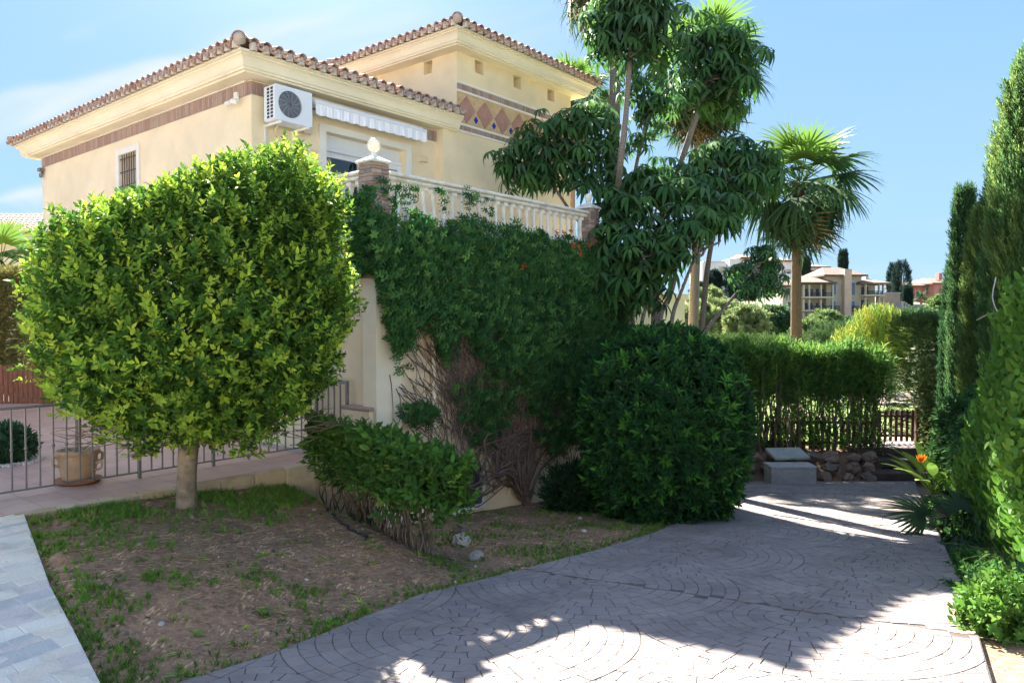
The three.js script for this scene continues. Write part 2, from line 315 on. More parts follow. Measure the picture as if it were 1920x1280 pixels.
{
  // the driveway: stamped concrete in overlapping fans
  const t1 = tex(512, 2.3, (u, v) => { const a = 0.9 + (tfbm(u, v, 5, 51, 6, 0.62) - 0.5) * 0.8, s = (tfbm(u, v, 48, 7, 3, 0.7) - 0.5) * 0.22; return [a + s, a + s - 0.005, a + s - 0.015]; });
  const mats = [[0.31, 0.257, 0.235], [0.288, 0.242, 0.227], [0.326, 0.268, 0.242], [0.304, 0.246, 0.222], [0.283, 0.239, 0.225]].map((c) => bumpy(c, t1, tGrain, 0.004, { roughness: 0.8 }));
  const bedM = bumpy([0.13, 0.105, 0.095], t1, tGrain, 0.003), drive = new THREE.Group();
  drive.name = 'driveway'; drive.userData.kind = 'structure'; drive.base = [0, 0, 0]; scene.add(drive);
  const b = new B(), R = DR.slice().reverse(), N = 60;
  const edge = (L, D) => { for (let k = 0; k + 1 < L.length; k++) if (D <= L[k + 1][1]) { const t = (D - L[k][1]) / (L[k + 1][1] - L[k][1]); return mix(L[k][0], L[k + 1][0], t); } return L[L.length - 1][0]; };
  for (let k = 0; k <= N; k++) { const D = mix(-8, 15.0, k / N), y = driveY(D) - 0.006; for (const x of [edge(DL, D), edge(R, D)]) { b.v(V(x, y, -D), V(0, 1, 0.105).normalize(), x, D); } }
  for (let k = 0; k < N; k++) { const q = 2 * k; b.i.push(q, q + 1, q + 2, q + 1, q + 3, q + 2); }
  b.build('mortar_bed', bedM, drive);
  const joints = [[[-0.1, 7.33], [3.5, 4.96]], [[2.2, 10.3], [6.4, 9.35]], [[4, 13.2], [8.4, 12.6]]];
  const jb = new B();
  for (const [[ax, ad], [bx, bd]] of joints) { const l = Math.hypot(bx - ax, bd - ad), nx = -(bd - ad) / l * 0.008, nd = (bx - ax) / l * 0.008; jb.poly([[ax - nx, ad - nd], [bx - nx, bd - nd], [bx + nx, bd + nd], [ax + nx, ad + nd]].map(([x, d]) => V(x, driveY(d) - 0.004, -d))); }
  jb.build('expansion_joint', bumpy([0.2, 0.13, 0.075], tStain, tGrain, 0.003), drive);
  const r = rng(5), RR = 1.25, rings = 11, dr = RR / rings, setts = [], rot = 0.12, cr = Math.cos(rot), sr = Math.sin(rot);
  const centre = (i, j) => { const x = (i + (j & 1 ? 0.5 : 0)) * 2 * RR, y = j * RR; return [x * cr - y * sr + 0.25, x * sr + y * cr + 0.3]; };
  for (let j = 2; j < 20; j++) for (let i = -4; i < 8; i++) {
    const c = centre(i, j);
    const over = []; for (let jj = j + 1; jj <= j + 2; jj++) for (let ii = i - 2; ii <= i + 2; ii++) { const o = centre(ii, jj); if (Math.hypot(o[0] - c[0], o[1] - c[1]) < 2 * RR) over.push(o); }
    for (let k = 0; k < rings; k++) {
      const r0 = k * dr, r1 = r0 + dr, rm = (r0 + r1) / 2, n = Math.max(3, Math.round(2 * Math.PI * rm / 0.165)), ph = r() * 6.28, cutA = [...Array(n)].map((_, q) => ph + (q + (r() - 0.5) * 0.3) / n * Math.PI * 2); cutA.push(cutA[0] + Math.PI * 2);
      for (let q = 0; q < n; q++) {
        const a0 = cutA[q], a1 = cutA[q + 1];
        let P = []; for (const [rr, l] of [[r0, [a0, a1]], [r1, [a1, (a0 + a1) / 2, a0]]]) for (const a of l) P.push([c[0] + rr * Math.cos(a), c[1] + rr * Math.sin(a)]);
        if (k === 0) P = [[c[0], c[1]], ...P.slice(2)];
        let m = mid(P);
        if (m[1] < 2.9 || m[1] > 15.2) continue;
        let bad = false;
        for (const o of over) { const d = Math.hypot(m[0] - o[0], m[1] - o[1]); if (d < RR - dr * 1.2) { bad = true; break; } const nx = (m[0] - o[0]) / d, ny = (m[1] - o[1]) / d; P = clipHalf(P, nx, ny, nx * o[0] + ny * o[1] + RR); if (P.length < 3) { bad = true; break; } }
        if (bad) continue;
        for (const L of [DL, DR]) { const [, e] = segDist(L, m[0], m[1]), l = Math.hypot(e[2] - e[0], e[3] - e[1]), nx = (e[3] - e[1]) / l, ny = -(e[2] - e[0]) / l; P = clipHalf(P, nx, ny, nx * e[0] + ny * e[1] + 0.005); if (P.length < 3) { bad = true; break; } }
        if (bad) continue;
        P = clipHalf(P, 0, -1, -14.97); if (P.length < 3) continue;
        m = mid(P);
        for (const [[ax, ad], [bx, bd]] of joints) { const l = Math.hypot(bx - ax, bd - ad); let nx = -(bd - ad) / l, ny = (bx - ax) / l; if (nx * (m[0] - ax) + ny * (m[1] - ad) < 0) { nx = -nx; ny = -ny; } P = clipHalf(P, nx, ny, nx * ax + ny * ad + 0.007); if (P.length < 3) break; }
        P = P.length > 2 ? shrink(P, 0.0036) : P;
        if (P.length < 3 || area(P) < 0.0002) continue;
        setts.push([P, m]);
      }
    }
  }
  setts.sort((a, b2) => a[1][1] - b2[1][1]);
  let singles = 0; const rest = mats.map(() => new B());
  for (const [P, m] of setts) {
    const k = Math.floor(r() * mats.length), h = (r() - 0.5) * 0.003, pts = P.map(([x, d]) => [x, -d]), p3 = V(m[0], driveY(m[1]), -m[1]), tx = (r() - 0.5) * 0.012, tz = (r() - 0.5) * 0.012;
    const top = (x, z) => driveY(-z) + h + tx * (x - m[0]) + tz * (z + m[1]), q = singles < 300 && inView(p3, 0.0) ? new B() : rest[k];
    q.prism(pts, (x, z) => driveY(-z) - 0.016, top, 0.002);
    if (q !== rest[k]) { singles++; q.build('sett', mats[k], drive); }
  }
  rest.forEach((q, k) => q.build('sett_field', mats[k], drive, 'stuff'));
}
{
  // slate path on the left
  const ts = tex(512, 1.1, (u, v) => { const a = 0.92 + (tfbm(u, v, 4, 61, 6, 0.6) - 0.5) * 0.4, s = sm(0.66, 0.75, tfbm(u, v, 7, 17, 5)); return [a * mix(1, 0.86, s), a * mix(1, 0.88, s), a * mix(1, 0.9, s)]; });
  const mats = [[0.86, 0.77, 0.64], [0.8, 0.73, 0.63], [0.88, 0.8, 0.66], [0.6, 0.58, 0.54], [0.84, 0.73, 0.59], [0.88, 0.82, 0.7], [0.72, 0.63, 0.56]].map((c) => bumpy(c, ts, tGrain, 0.005, { roughness: 0.62 }));
  const path = new THREE.Group(); path.name = 'path'; path.userData.kind = 'structure'; path.base = [0, 0, 0]; scene.add(path);
  const bb = new B(), E = pathEdge;
  for (let k = 0; k + 1 < E.length; k++) bb.poly([[E[k][0] - 6, E[k][1] - 4.5], [E[k + 1][0] - 6, E[k + 1][1] - 4.5], E[k + 1], E[k]].map(([x, d]) => V(x, pathY(x, d) - 0.004, -d)));
  for (let k = 0; k + 1 < E.length; k++) bb.poly([E[k], E[k + 1], E[k + 1], E[k]].map(([x, d], j) => V(x, pathY(x, d) - (j < 2 ? 0.012 : 0.35), -d)));
  bb.build('grout_bed', bumpy([0.78, 0.74, 0.68], tMottle, tGrain, 0.002), path);
  const r = rng(77); let cnt = 0; const rest = mats.map(() => new B());
  for (let n = 8.02; n > 3.0;) {
    const h = [0.085, 0.12, 0.15, 0.18][Math.floor(r() * 4)], n1 = n - h;
    for (let u = 2.9 + r() * 0.2; u > 0.2;) {
      const w = 0.12 + r() * 0.22, u1 = u - w;
      let P = [[u1, n1], [u, n1], [u, n], [u1, n]].map(([a, c]) => { const q = fromUN(a, 0, c); return [q.x, -q.z]; });
      const m0 = mid(P), [, e] = segDist(E, m0[0], m0[1]), l = Math.hypot(e[2] - e[0], e[3] - e[1]), nx = (e[3] - e[1]) / l, ny = -(e[2] - e[0]) / l;
      P = clipHalf(P, nx, ny, nx * e[0] + ny * e[1]);
      if (P.length > 2) P = shrink(P, 0.003);
      if (P.length > 2 && area(P) > 0.0015) {
        const m = mid(P), k = Math.floor(r() * mats.length), tx = (r() - 0.5) * 0.02, tz = (r() - 0.5) * 0.02, hh = (r() - 0.5) * 0.004, q = inView(V(m[0], pathY(...m), -m[1]), 0.02) && cnt++ < 290 ? new B() : rest[k];
        q.prism(P.map(([x, d]) => [x, -d]), (x, z) => pathY(x, -z) - 0.03, (x, z) => pathY(x, -z) + hh + tx * (x - m[0]) + tz * (z + m[1]), 0.004);
        if (q !== rest[k]) q.build('slate_slab', mats[k], path);
      }
      u = u1;
    }
    n = n1;
  }
  rest.forEach((q, k) => q.size && q.build('slate_field', mats[k], path, 'stuff'));
}
{
  // terracotta patio and its kerb
  const patio = new THREE.Group(); patio.name = 'patio'; patio.userData.kind = 'structure'; patio.base = [0, 0, 0]; patio.rotation.y = TH; scene.add(patio);
  new B().hb(-14, 6.2, -0.9, -0.166, 8.06, 24).build('patio_slab', bumpy([0.4, 0.33, 0.3], tMottle, tGrain, 0.002), patio);
  const tt = tex(512, 1.7, (u, v) => { const a = 0.93 + (tfbm(u, v, 4, 91, 6, 0.6) - 0.5) * 0.4; return [a, a * 0.99, a * 0.98]; });
  const mats = [[0.56, 0.36, 0.285], [0.59, 0.39, 0.315], [0.53, 0.335, 0.27], [0.57, 0.38, 0.32]].map((c) => bumpy(c, tt, tGrain, 0.001, { roughness: 0.5 }));
  const r = rng(3), s = 0.33, list = [], rest = mats.map(() => new B());
  for (let u = -6.6; u < 6.2 - s; u += s) for (let n = 8.02; n < 20; n += s) { const p = fromUN(u + s / 2, -0.15, n + s / 2), x = p.x / -p.z; if (p.z < -5 && x > -0.72 && x < -0.2) list.push([u, n, p]); }
  list.sort((a, b) => b[2].z - a[2].z);
  list.forEach(([u, n], i) => { const k = Math.floor(r() * 4), h = -0.15 + (r() - 0.5) * 0.0016, q = i < 290 ? new B() : rest[k]; q.hb(u + 0.003, u + s - 0.003, -0.168, h, n + 0.003, n + s - 0.003, 0.002); if (i < 290) q.build('floor_tile', mats[k], patio); });
  rest.forEach((q, k) => q.build('floor_tile_field', mats[k], patio, 'stuff'));
  const kerb = new THREE.Group(); kerb.name = 'kerb'; kerb.userData.kind = 'structure'; kerb.base = [0, 0, 0]; kerb.rotation.y = TH; scene.add(kerb);
  const km = [[0.6, 0.48, 0.3], [0.55, 0.43, 0.27], [0.63, 0.52, 0.35]].map((c) => bumpy(c, tStain, tGrain, 0.006));
  for (let u = 2.35; u < 6.2;) { const w = 0.34 + r() * 0.12; new B().hb(u + 0.002, Math.min(6.25, u + w) - 0.002, -0.9, -0.152 + (r() - 0.5) * 0.008, 7.93 + (r() - 0.5) * 0.012, 8.058, 0.014).build('kerb_block', km[Math.floor(r() * 3)], kerb); u += w; }
}
{
  // the bed: bare soil with grass
  const b = new B(), s = 0.09, nx = Math.round(9.6 / s), nd = Math.round(9.6 / s);
  for (let j = 0; j <= nd; j++) for (let i = 0; i <= nx; i++) { const X = -5.6 + i * s, D = 3 + j * s; b.v(V(X, bedY(X, D), -D), V(0, 1, 0), X, D); }
  for (let j = 0; j < nd; j++) for (let i = 0; i < nx; i++) { const q = j * (nx + 1) + i; b.i.push(q, q + 1, q + nx + 1, q + 1, q + nx + 2, q + nx + 1); }
  b.smooth = true;
  const ts = tex(1024, 2.9, (u, v) => { const a = tfbm(u, v, 5, 71, 7, 0.6), f = tfbm(u, v, 90, 13, 3, 0.7), st = sm(0.7, 0.8, tileNoise(u * 260, v * 60, 260, 8) * 0.5 + tfbm(u, v, 20, 3, 3) * 0.55), k = 0.75 + (f - 0.5) * 0.9 + (a - 0.5) * 0.5; return [mix(0.145 * k, 0.34, st * 0.6), mix(0.098 * k, 0.25, st * 0.6), mix(0.066 * k, 0.15, st * 0.6)]; }, true);
  const th = tex(1024, 1.3, g1((u, v) => tfbm(u, v, 24, 19, 6, 0.72)));
  b.build('soil', std([2.9, 2.42, 2.05], { map: ts, bumpMap: th, bumpScale: 0.03, roughness: 1 }), scene, 'structure');
  const r = rng(12), tuft = (n, h, w, lean) => { const q = new B(); for (let k = 0; k < n; k++) { const a = r() * 6.28, l = h * (0.6 + r() * 0.6); q.leaf(V((r() - 0.5) * 0.03, -0.005, (r() - 0.5) * 0.03), V(Math.cos(a) * lean * r(), 1, Math.sin(a) * lean * r()), V(Math.cos(a + 1), 0.1, Math.sin(a + 1)), l, w, 0.1, 0.3 * r() + 0.1, 3); } return q.geo(); };
  const grass = [], weeds = [], straw = [], chips = [], GR = [[0.15, 0.29, 0.045], [0.19, 0.34, 0.055], [0.26, 0.35, 0.08], [0.38, 0.34, 0.14]];
  for (let k = 0; k < 90000; k++) {
    const X = -5 + r() * 8, D = 3.3 + r() * 8, n = -ST * X + CT * D, dp = dPath(X, D), dd = dLeft(X, D);
    if (dp < -0.015 || dd < -0.03 || n > 7.9) continue;
    const up = hedgeSide(X, D) > 0 ? 1 : 0, no = fbm(X * 1.3, 5, D * 1.3, 4), n2 = fbm(X * 4, 9, D * 4, 3), p = V(X, bedY(X, D), -D);
    const tx = X + 3.31, td = D - 7.6, ring = Math.hypot(tx, td);
    let g = up ? 0.9 * sm(1.55, 0.5, 7.95 - n) * (X < -2.3 ? 1 : 0.35) * sm(-0.22, 0.12, no + 0.5 * n2) + 0.75 * sm(0.55, 0.05, dp) * sm(-0.15, 0.1, no) + 0.55 * sm(0.35, 0.05, dd) * sm(-0.2, 0.15, no + 0.1) + 0.6 * sm(0.12, 0.35, no) + 0.25 * sm(0.1, 0.3, n2) * sm(7, 4.6, D) : 0.5 * sm(-0.1, 0.25, no) + 0.5 * sm(0.3, 0.05, dd);
    if (up && ring < 0.35) g *= 0.3;
    g *= sm(-0.3, 0.12, n2 + 0.12);
    if (r() < g * 0.9) { const s2 = 0.55 + r() * 0.75; grass.push([p, new THREE.Quaternion().setFromAxisAngle(V(0, 1, 0), r() * 6.28), s2 * (up ? 1 : 0.8), vary(r, GR[Math.floor(r() * r() * 3.99)], 0.3, 0.1)]); }
    else if (r() < 0.0045) for (let q = 0; q < 1 + r() * 3; q++) { const wx = X + (r() - 0.5) * 0.2, wd = D + (r() - 0.5) * 0.14; if (dLeft(wx, wd) > 0.02 && dPath(wx, wd) > 0.02) weeds.push([V(wx, bedY(wx, wd), -wd), new THREE.Quaternion().setFromAxisAngle(V(0, 1, 0), r() * 6.28), 0.3 + r() * r() * 0.75, vary(r, [0.28, 0.42, 0.07], 0.3, 0.12)]); }
    else if (r() < (up ? 0.5 : 0.16) * sm(-0.3, 0.2, n2 + 0.5 * no)) straw.push([p.clone().add(V(0, 0.004, 0)), new THREE.Quaternion().setFromEuler(new THREE.Euler((r() - 0.5) * 0.5, r() * 6.28, (r() - 0.5) * 0.4)), 0.5 + r(), vary(r, r() < 0.5 ? [0.5, 0.36, 0.2] : [0.3, 0.2, 0.11], 0.3)]);
    else if (r() < 0.03) chips.push([p, new THREE.Quaternion().setFromEuler(new THREE.Euler(r() * 6, r() * 6, r() * 6)), 0.25 + r() * r() * 1.5, vary(r, r() < 0.2 ? [0.55, 0.48, 0.38] : [0.2, 0.14, 0.1], 0.3)]);
  }
  const gm = leafMat([1, 1, 1], { coat: 0.1, through: 0.35 });
  scatter('grass', tuft(8, 0.062, 0.006, 1.1), gm, scene, grass);
  const wq = new B(); for (let k = 0; k < 9; k++) { const a = k * 2.4, e = 0.25 + r() * 0.7; wq.leaf(V(0, 0, 0), V(Math.cos(a), e, Math.sin(a)), V(0, 1, 0), 0.06 + r() * 0.03, 0.017, 0.15, 0.3, 4); }
  scatter('weeds', wq.geo(), gm, scene, weeds);
  const sq = new B(); sq.tube([V(-0.045, 0.002, 0), V(0, 0.006, 0.006), V(0.045, 0.001, -0.002)], 0.0013, 3, false); sq.tube([V(-0.02, 0.001, -0.02), V(0.03, 0.004, 0.012)], 0.0011, 3, false);
  scatter('straw_litter', sq.geo(), std([1, 1, 1], { roughness: 1 }), scene, straw);
  scatter('wood_chips', new THREE.DodecahedronGeometry(0.012, 0).scale(1.6, 0.5, 0.9), std([1, 1, 1], { roughness: 1 }), scene, chips);
  // dry leaves and stones
  const dl = [], st2 = [], ql = new B(); ql.leaf(V(-0.02, 0, 0), V(1, 0.1, 0), V(0, 1, 0), 0.04, 0.022, 0.3, 0.3, 3);
  for (let k = 0; k < 900; k++) { const X = -4.6 + r() * 6.4, D = 3.6 + r() * 7; if (dPath(X, D) < 0.02 || -ST * X + CT * D > 7.9) continue; const on = dLeft(X, D); if (on < 0 ? r() < 0.93 || X > 2.4 : r() < 0.35) continue; const y = on < 0 ? driveY(D) + 0.003 : bedY(X, D) + 0.008; if (k % 3) dl.push([V(X, y, -D), new THREE.Quaternion().setFromEuler(new THREE.Euler((r() - 0.5) * 0.7, r() * 6.28, (r() - 0.5) * 0.7)), 0.5 + r() * 0.8, vary(r, [[0.36, 0.24, 0.12], [0.48, 0.38, 0.18], [0.24, 0.15, 0.09]][k % 3], 0.3, 0.1)]); else if (on > 0) st2.push([V(X, y - 0.004, -D), new THREE.Quaternion().setFromEuler(new THREE.Euler(r() * 6, r() * 6, 0)), 0.3 + r() * r() * 1.5, vary(r, r() < 0.3 ? [0.5, 0.45, 0.4] : [0.32, 0.22, 0.15], 0.3)]); }
  scatter('fallen_leaves', ql.geo(), leafMat([1, 1, 1], { coat: 0, through: 0.2 }), scene, dl);
  scatter('soil_clods', new THREE.IcosahedronGeometry(0.022, 1).scale(1.2, 0.7, 1), std([1, 1, 1], { roughness: 1, flatShading: true }), scene, st2);
  // thin black hose lying across the soil
  const hp = [[560, 915], [590, 935], [612, 955], [640, 982], [668, 1000], [690, 1012]].map(([x, y]) => { let D = 8; for (let k = 0; k < 12; k++) { const p = at(x, y, D); const h = bedY(p.x, D); D *= (EYE - h) / (EYE - p.y); } const p = at(x, y, D); return V(p.x, bedY(p.x, D) + 0.014, -D); });
  const c = new THREE.CatmullRomCurve3(hp).getPoints(40).map((p, i) => V(p.x + 0.02 * Math.sin(i * 1.7), bedY(p.x, -p.z) + 0.012, p.z + 0.02 * Math.cos(i * 1.1)));
  const h = thing('irrigation_hose', 'thin black irrigation hose snaking over the bare soil towards the low hedge', 'hose', c[20]);
  new B().tube(c, 0.013, 6).build('hose', std([0.03, 0.03, 0.032], { roughness: 0.6 }), h);
}
// ------------------------------------------------------------------ the sunlit street and the house across it, behind the camera
{
  const st = new B(); st.box(-30, 30, -0.4, -0.06, 3.4, 9, 0); st.build('pavement', bumpy([0.62, 0.56, 0.48], tMottle, tGrain, 0.003), scene, 'structure');
  const rd = new B(); rd.box(-60, 60, -0.4, -0.1, 9.02, 15, 0); rd.build('road', bumpy([0.3, 0.28, 0.26], tMottle, tGrain, 0.004), scene, 'structure');
  const w = thing('garden_wall', 'pale rendered garden wall across the street', 'wall', [0, -0.1, 18]);
  new B().box(-24, 24, -0.4, 2.1, 18, 18.25).build('wall', M.white, w); new B().box(-24.1, 24.1, 2.1, 2.2, 17.94, 18.31, 0.01).build('coping', M.trim, w);
  const h = thing('street_house', 'white rendered house across the street', 'house', [2, -0.1, 24]);
  new B().box(-14, 16, -0.2, 6.6, 24, 34).build('wall', M.white, h); new B().box(-14.4, 16.4, 6.6, 6.9, 23.6, 34.4, 0.02).build('roof', M.tile[0], h);
  for (const x of [-10, -4, 2, 8, 13]) for (const y of [1, 4]) { const f = new B().box(x - 0.7, x + 0.7, y, y + 1.5, 23.96, 24, 0).build('window', M.trim, h); new B().box(x - 0.6, x + 0.6, y + 0.1, y + 1.4, 23.94, 23.958, 0).build('pane', std([0.05, 0.06, 0.07], { roughness: 0.1 }), f); }
}
// ------------------------------------------------------------------ the villa
function holed(b, x0, x1, y0, y1, holes, put) {       // wall cut into blocks round its openings [x0, x1, y0, y1]
  const xs = [...new Set([x0, x1, ...holes.flatMap((h) => [h[0], h[1]])])].sort((a, c) => a - c);
  for (let i = 0; i + 1 < xs.length; i++) {
    const m = (xs[i] + xs[i + 1]) / 2, hs = holes.filter((h) => h[0] < m && h[1] > m).sort((a, c) => a[2] - c[2]); let y = y0;
    for (const h of hs) { if (h[2] > y) put(b, xs[i], xs[i + 1], y, h[2]); y = h[3]; }
    if (y < y1) put(b, xs[i], xs[i + 1], y, y1);
  }
  return b;
}
function sweep(b, path, prof) {                       // moulding along a path of [u, n, outU, outN]; prof: [out, y]
  let len = 0; const rows = path.map(([u, n, ou, on], i) => { if (i) len += Math.hypot(u - path[i - 1][0], n - path[i - 1][1]); return [len, prof.map(([o, y]) => V(u + ou * o, y, -(n + on * o)))]; });
  for (let i = 0; i + 1 < rows.length; i++) { let s = 0; for (let k = 0; k + 1 < prof.length; k++) { const l = Math.hypot(prof[k + 1][0] - prof[k][0], prof[k + 1][1] - prof[k][1]); b.poly([rows[i][1][k], rows[i + 1][1][k], rows[i + 1][1][k + 1], rows[i][1][k + 1]], [[rows[i][0], s], [rows[i + 1][0], s], [rows[i + 1][0], s + l], [rows[i][0], s + l]]); s += l; } }
  return b;
}
const villa = thing('villa', 'large cream two storey villa with tiled hip roofs, tower and raised terrace', 'house', [6.6, -1.3, 10.86], { house: true });
const WN = 10.86, WU = 6.6, TN = 10.66, TU = 11.12, r3 = rng(33), pick = (a) => a[Math.floor(r3() * a.length)];
{
  // walls
  const door = [8.02, 9.89, 2.66, 4.95], win = [14.9, 15.68, 3.98, 4.97];
  holed(new B(), WU, 10.72, 2.5, 5.5, [door], (b, a, c, y, z) => b.hb(a, c, y, z, WN, WN + 0.28)).build('front_wall', M.wall, villa);
  holed(new B(), WN + 0.28, 19.9, -0.6, 5.5, [win], (b, a, c, y, z) => b.hb(WU, WU + 0.28, y, z, a, c)).build('side_wall', M.wallSide, villa);
  new B().hb(WU + 0.28, 16, -0.6, 5.5, 19.62, 19.9).hb(WU + 0.28, 15, 2.52, 2.64, WN + 0.28, 19.6).build('back_wall', M.wall, villa);
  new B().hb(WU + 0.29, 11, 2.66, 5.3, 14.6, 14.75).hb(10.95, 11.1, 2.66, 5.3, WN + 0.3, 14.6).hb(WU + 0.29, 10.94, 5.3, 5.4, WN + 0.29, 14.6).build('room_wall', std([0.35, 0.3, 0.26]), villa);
  const nic = [11.67, 12.94 - 0.0, 14.2].map((u) => [u, u + 0.27, 6.86, 7.13]);
  holed(new B(), TU, 15.15, 5.5, 7.42, nic, (b, a, c, y, z) => b.hb(a, c, y, z, TN, TN + 0.22)).build('tower_wall', M.wall, villa);
  holed(new B(), TN + 0.22, 13.75, 5.5, 7.42, [[11.37, 11.63, 6.86, 7.13]], (b, a, c, y, z) => b.hb(TU, TU + 0.22, y, z, a, c)).build('tower_wall', M.wall, villa);
  new B().hb(14.93, 15.15, 5.5, 7.42, TN + 0.22, 13.75).hb(TU + 0.22, 14.93, 5.5, 7.42, 13.53, 13.75).build('tower_wall', M.wall, villa);
  for (const h of nic) new B().hb(h[0] - 0.02, h[1] + 0.02, h[2] - 0.02, h[3] + 0.02, TN + 0.222, TN + 0.26).build('niche_back', M.wall, villa);
  new B().hb(TU + 0.222, TU + 0.26, 6.84, 7.15, 11.35, 11.65).build('niche_back', M.wall, villa);
  new B().hb(10.72, 15.15, -1.7, 5.5, TN, TN + 0.2).hb(15.0, 15.15, -1.7, 5.5, TN + 0.2, 19.9).build('wing_wall', M.wall, villa);
  // terrace and the low wing
  new B().hb(6.25, 11.35, -1.7, 2.5, 7.42, 7.66).build('terrace_wall', M.wall, villa);
  new B().hb(6.25, 6.5, -1.7, 2.5, 7.66, WN).build('terrace_wall', M.wall, villa);
  new B().hb(11.1, 11.35, -1.7, 2.5, 7.66, TN).build('terrace_wall', M.wall, villa);
  new B().hb(6.22, 11.38, 2.5, 2.65, 7.39, WN).build('terrace_floor', M.trim, villa);
  new B().hb(6.19, 6.62, -1.7, 2.3, 7.36, 7.62).build('corner_pier', M.trim, villa);
  new B().hb(11.35, 17.6, -1.7, 2.2, 8.8, 9.0).hb(17.4, 17.6, -1.7, 2.2, 9.0, 14).hb(11.35, 17.66, 2.2, 2.34, 8.74, 14).build('low_wing', M.wall, villa);
  new B().hb(6.12, 6.248, -0.6, 0.5, 7.42, 7.95).build('plinth', M.wall, villa);
  const cap = new B().hb(6.1, 6.25, 0.5, 0.55, 7.4, 7.97, 0.01).build('plinth_cap', M.brick[1], villa);
  // cornices
  const prof = (y, k = 1) => [[0, y], [0.27, y], [0.27, y + 0.03], [0.315, y + 0.03], [0.315, y + 0.06], [0.34, y + 0.075], [0.343, y + 0.115], [0.352, y + 0.15], [0.368, y + 0.18], [0.392, y + 0.205], [0.415, y + 0.215], [0.415, y + 0.24], [0.45, y + 0.245], [0.45, y + 0.285], [0, y + 0.285]];
  sweep(new B(), [[15, 19.9, 0, 1], [WU, 19.9, -1, 1], [WU, WN, -1, -1], [11.07, WN, 0, -1]], prof(5.502)).build('cornice', M.trim, villa);
  const endCap = new B(); endCap.poly(prof(5.502).map(([o, y]) => V(11.07, y, -(WN - o)))); endCap.build('cornice_end', M.trim, villa);
  sweep(new B(), [[TU, 13.75, -1, 1], [TU, TN, -1, -1], [15.15, TN, 1, -1], [15.15, 13.75, 1, 1], [TU, 13.75, -1, 1]], prof(7.15)).build('cornice', M.trim, villa);
  // brick bands on the main storey
  const bg = new B().box(-0.03, 0.03, -0.1, 0.1, -0.012, 0.012, 0.004).geo(), bq = new THREE.Quaternion().setFromAxisAngle(V(0, 1, 0), Math.PI / 2), q0 = new THREE.Quaternion();
  const b1 = new B().hb(WU - 0.012, WU, 5.268, 5.478, WN - 0.012, 19.9).build('brick_band', M.mortar, villa), b2 = new B().hb(WU, 10.72, 5.268, 5.478, WN - 0.012, WN).build('brick_band', M.mortar, villa);
  for (let n = WN + 0.025; n < 19.86; n += 0.0665) piece('brick', bg, pick(M.brick), b1, V(WU - 0.014 + r3() * 0.003, 5.373, -n), bq);
  for (let u = WU + 0.025; u < 10.7; u += 0.0665) piece('brick', bg, pick(M.brick), b2, V(u, 5.373, -(WN - 0.014 + r3() * 0.003)), q0);
  new B().hb(WU - 0.05, WU - 0.003, 5.478, 5.5, WN + 0.12, 19.9, 0.006).build('trim_strip', M.white, villa);
  // tower bands, diamonds and blue flowers
  for (const [y0, y1] of [[6.39, 6.512], [5.576, 5.672]]) {
    const bd = new B().hb(TU, 15.15, y0, y1, TN - 0.01, TN).build('brick_band', M.mortar, villa), h = (y1 - y0) / 2 - 0.004, tg = new B().box(-0.029, 0.029, -h, h, -0.01, 0.01, 0.003).geo();
    for (let u = TU + 0.03; u < 15.13; u += 0.0645) piece('brick', tg, pick(M.brick), bd, V(u, (y0 + y1) / 2, -(TN - 0.012)), q0);
  }
  for (const [y0, y1] of [[6.512, 6.56], [6.345, 6.39], [5.672, 5.718], [5.53, 5.576]]) new B().hb(TU - 0.0, 15.15, y0, y1, TN - 0.035, TN, 0.008).build('trim_strip', M.white, villa);
  new B().hb(TU, 15.15, 5.718, 6.345, TN - 0.006, TN).build('frieze', bumpy([0.62, 0.44, 0.25], tStain, tGrain, 0.002), villa);
  const rb = new B(), D4 = [[0, 0.285], [-0.265, 0], [0, -0.285], [0.265, 0]];
  rb.poly(D4.map(([x, y]) => V(x, y, 0.008))); for (let k = 0; k < 4; k++) { const [a, b, c, d] = [...D4[k], ...D4[(k + 1) % 4]]; rb.poly([V(a, b, -0.004), V(c, d, -0.004), V(c, d, 0.008), V(a, b, 0.008)]); }
  const rg = rb.geo(), fq = new B();
  for (let k = 0; k < 5; k++) { const a = k * Math.PI / 2, ox = k < 4 ? Math.cos(a) * 0.032 : 0, oy = k < 4 ? Math.sin(a) * 0.038 : 0, P = []; for (let j = 0; j < 12; j++) P.push(V(ox + Math.cos(j / 6 * Math.PI) * 0.026, oy + Math.sin(j / 6 * Math.PI) * 0.03, 0.008 + k * 0.0004)); fq.poly(P); P.forEach((p, j) => { const q = P[(j + 1) % 12]; fq.poly([V(p.x, p.y, -0.004), V(q.x, q.y, -0.004), q, p]); }); }
  const fg = fq.geo();
  for (let k = 0; k < 7; k++) { piece('diamond_tile', rg, M.rhomb, villa, V(11.4 + 0.575 * k, 6.025, -(TN - 0.01)), q0); if (k < 6) piece('blue_tile', fg, M.cobalt, villa, V(11.4 + 0.575 * (k + 0.5), 5.86, -(TN - 0.012)), q0); }
  // roofs
  const SL = 0.19, y0 = 5.8, E = 0.45;
  const plane = (b, P) => b.poly(P.map(([u, y, n]) => V(u, y, -n)));
  const rA = new B(), uE = WU - E, nE = WN - E, nB = 19.9 + E, hh = (nB - nE) / 2, rt = y0 + hh * SL;
  plane(rA, [[uE, y0, nE], [11.12, y0, nE], [11.12, rt, nE + hh], [uE + hh, rt, nE + hh]]); plane(rA, [[uE, y0, nB], [uE, y0, nE], [uE + hh, rt, nE + hh]]);
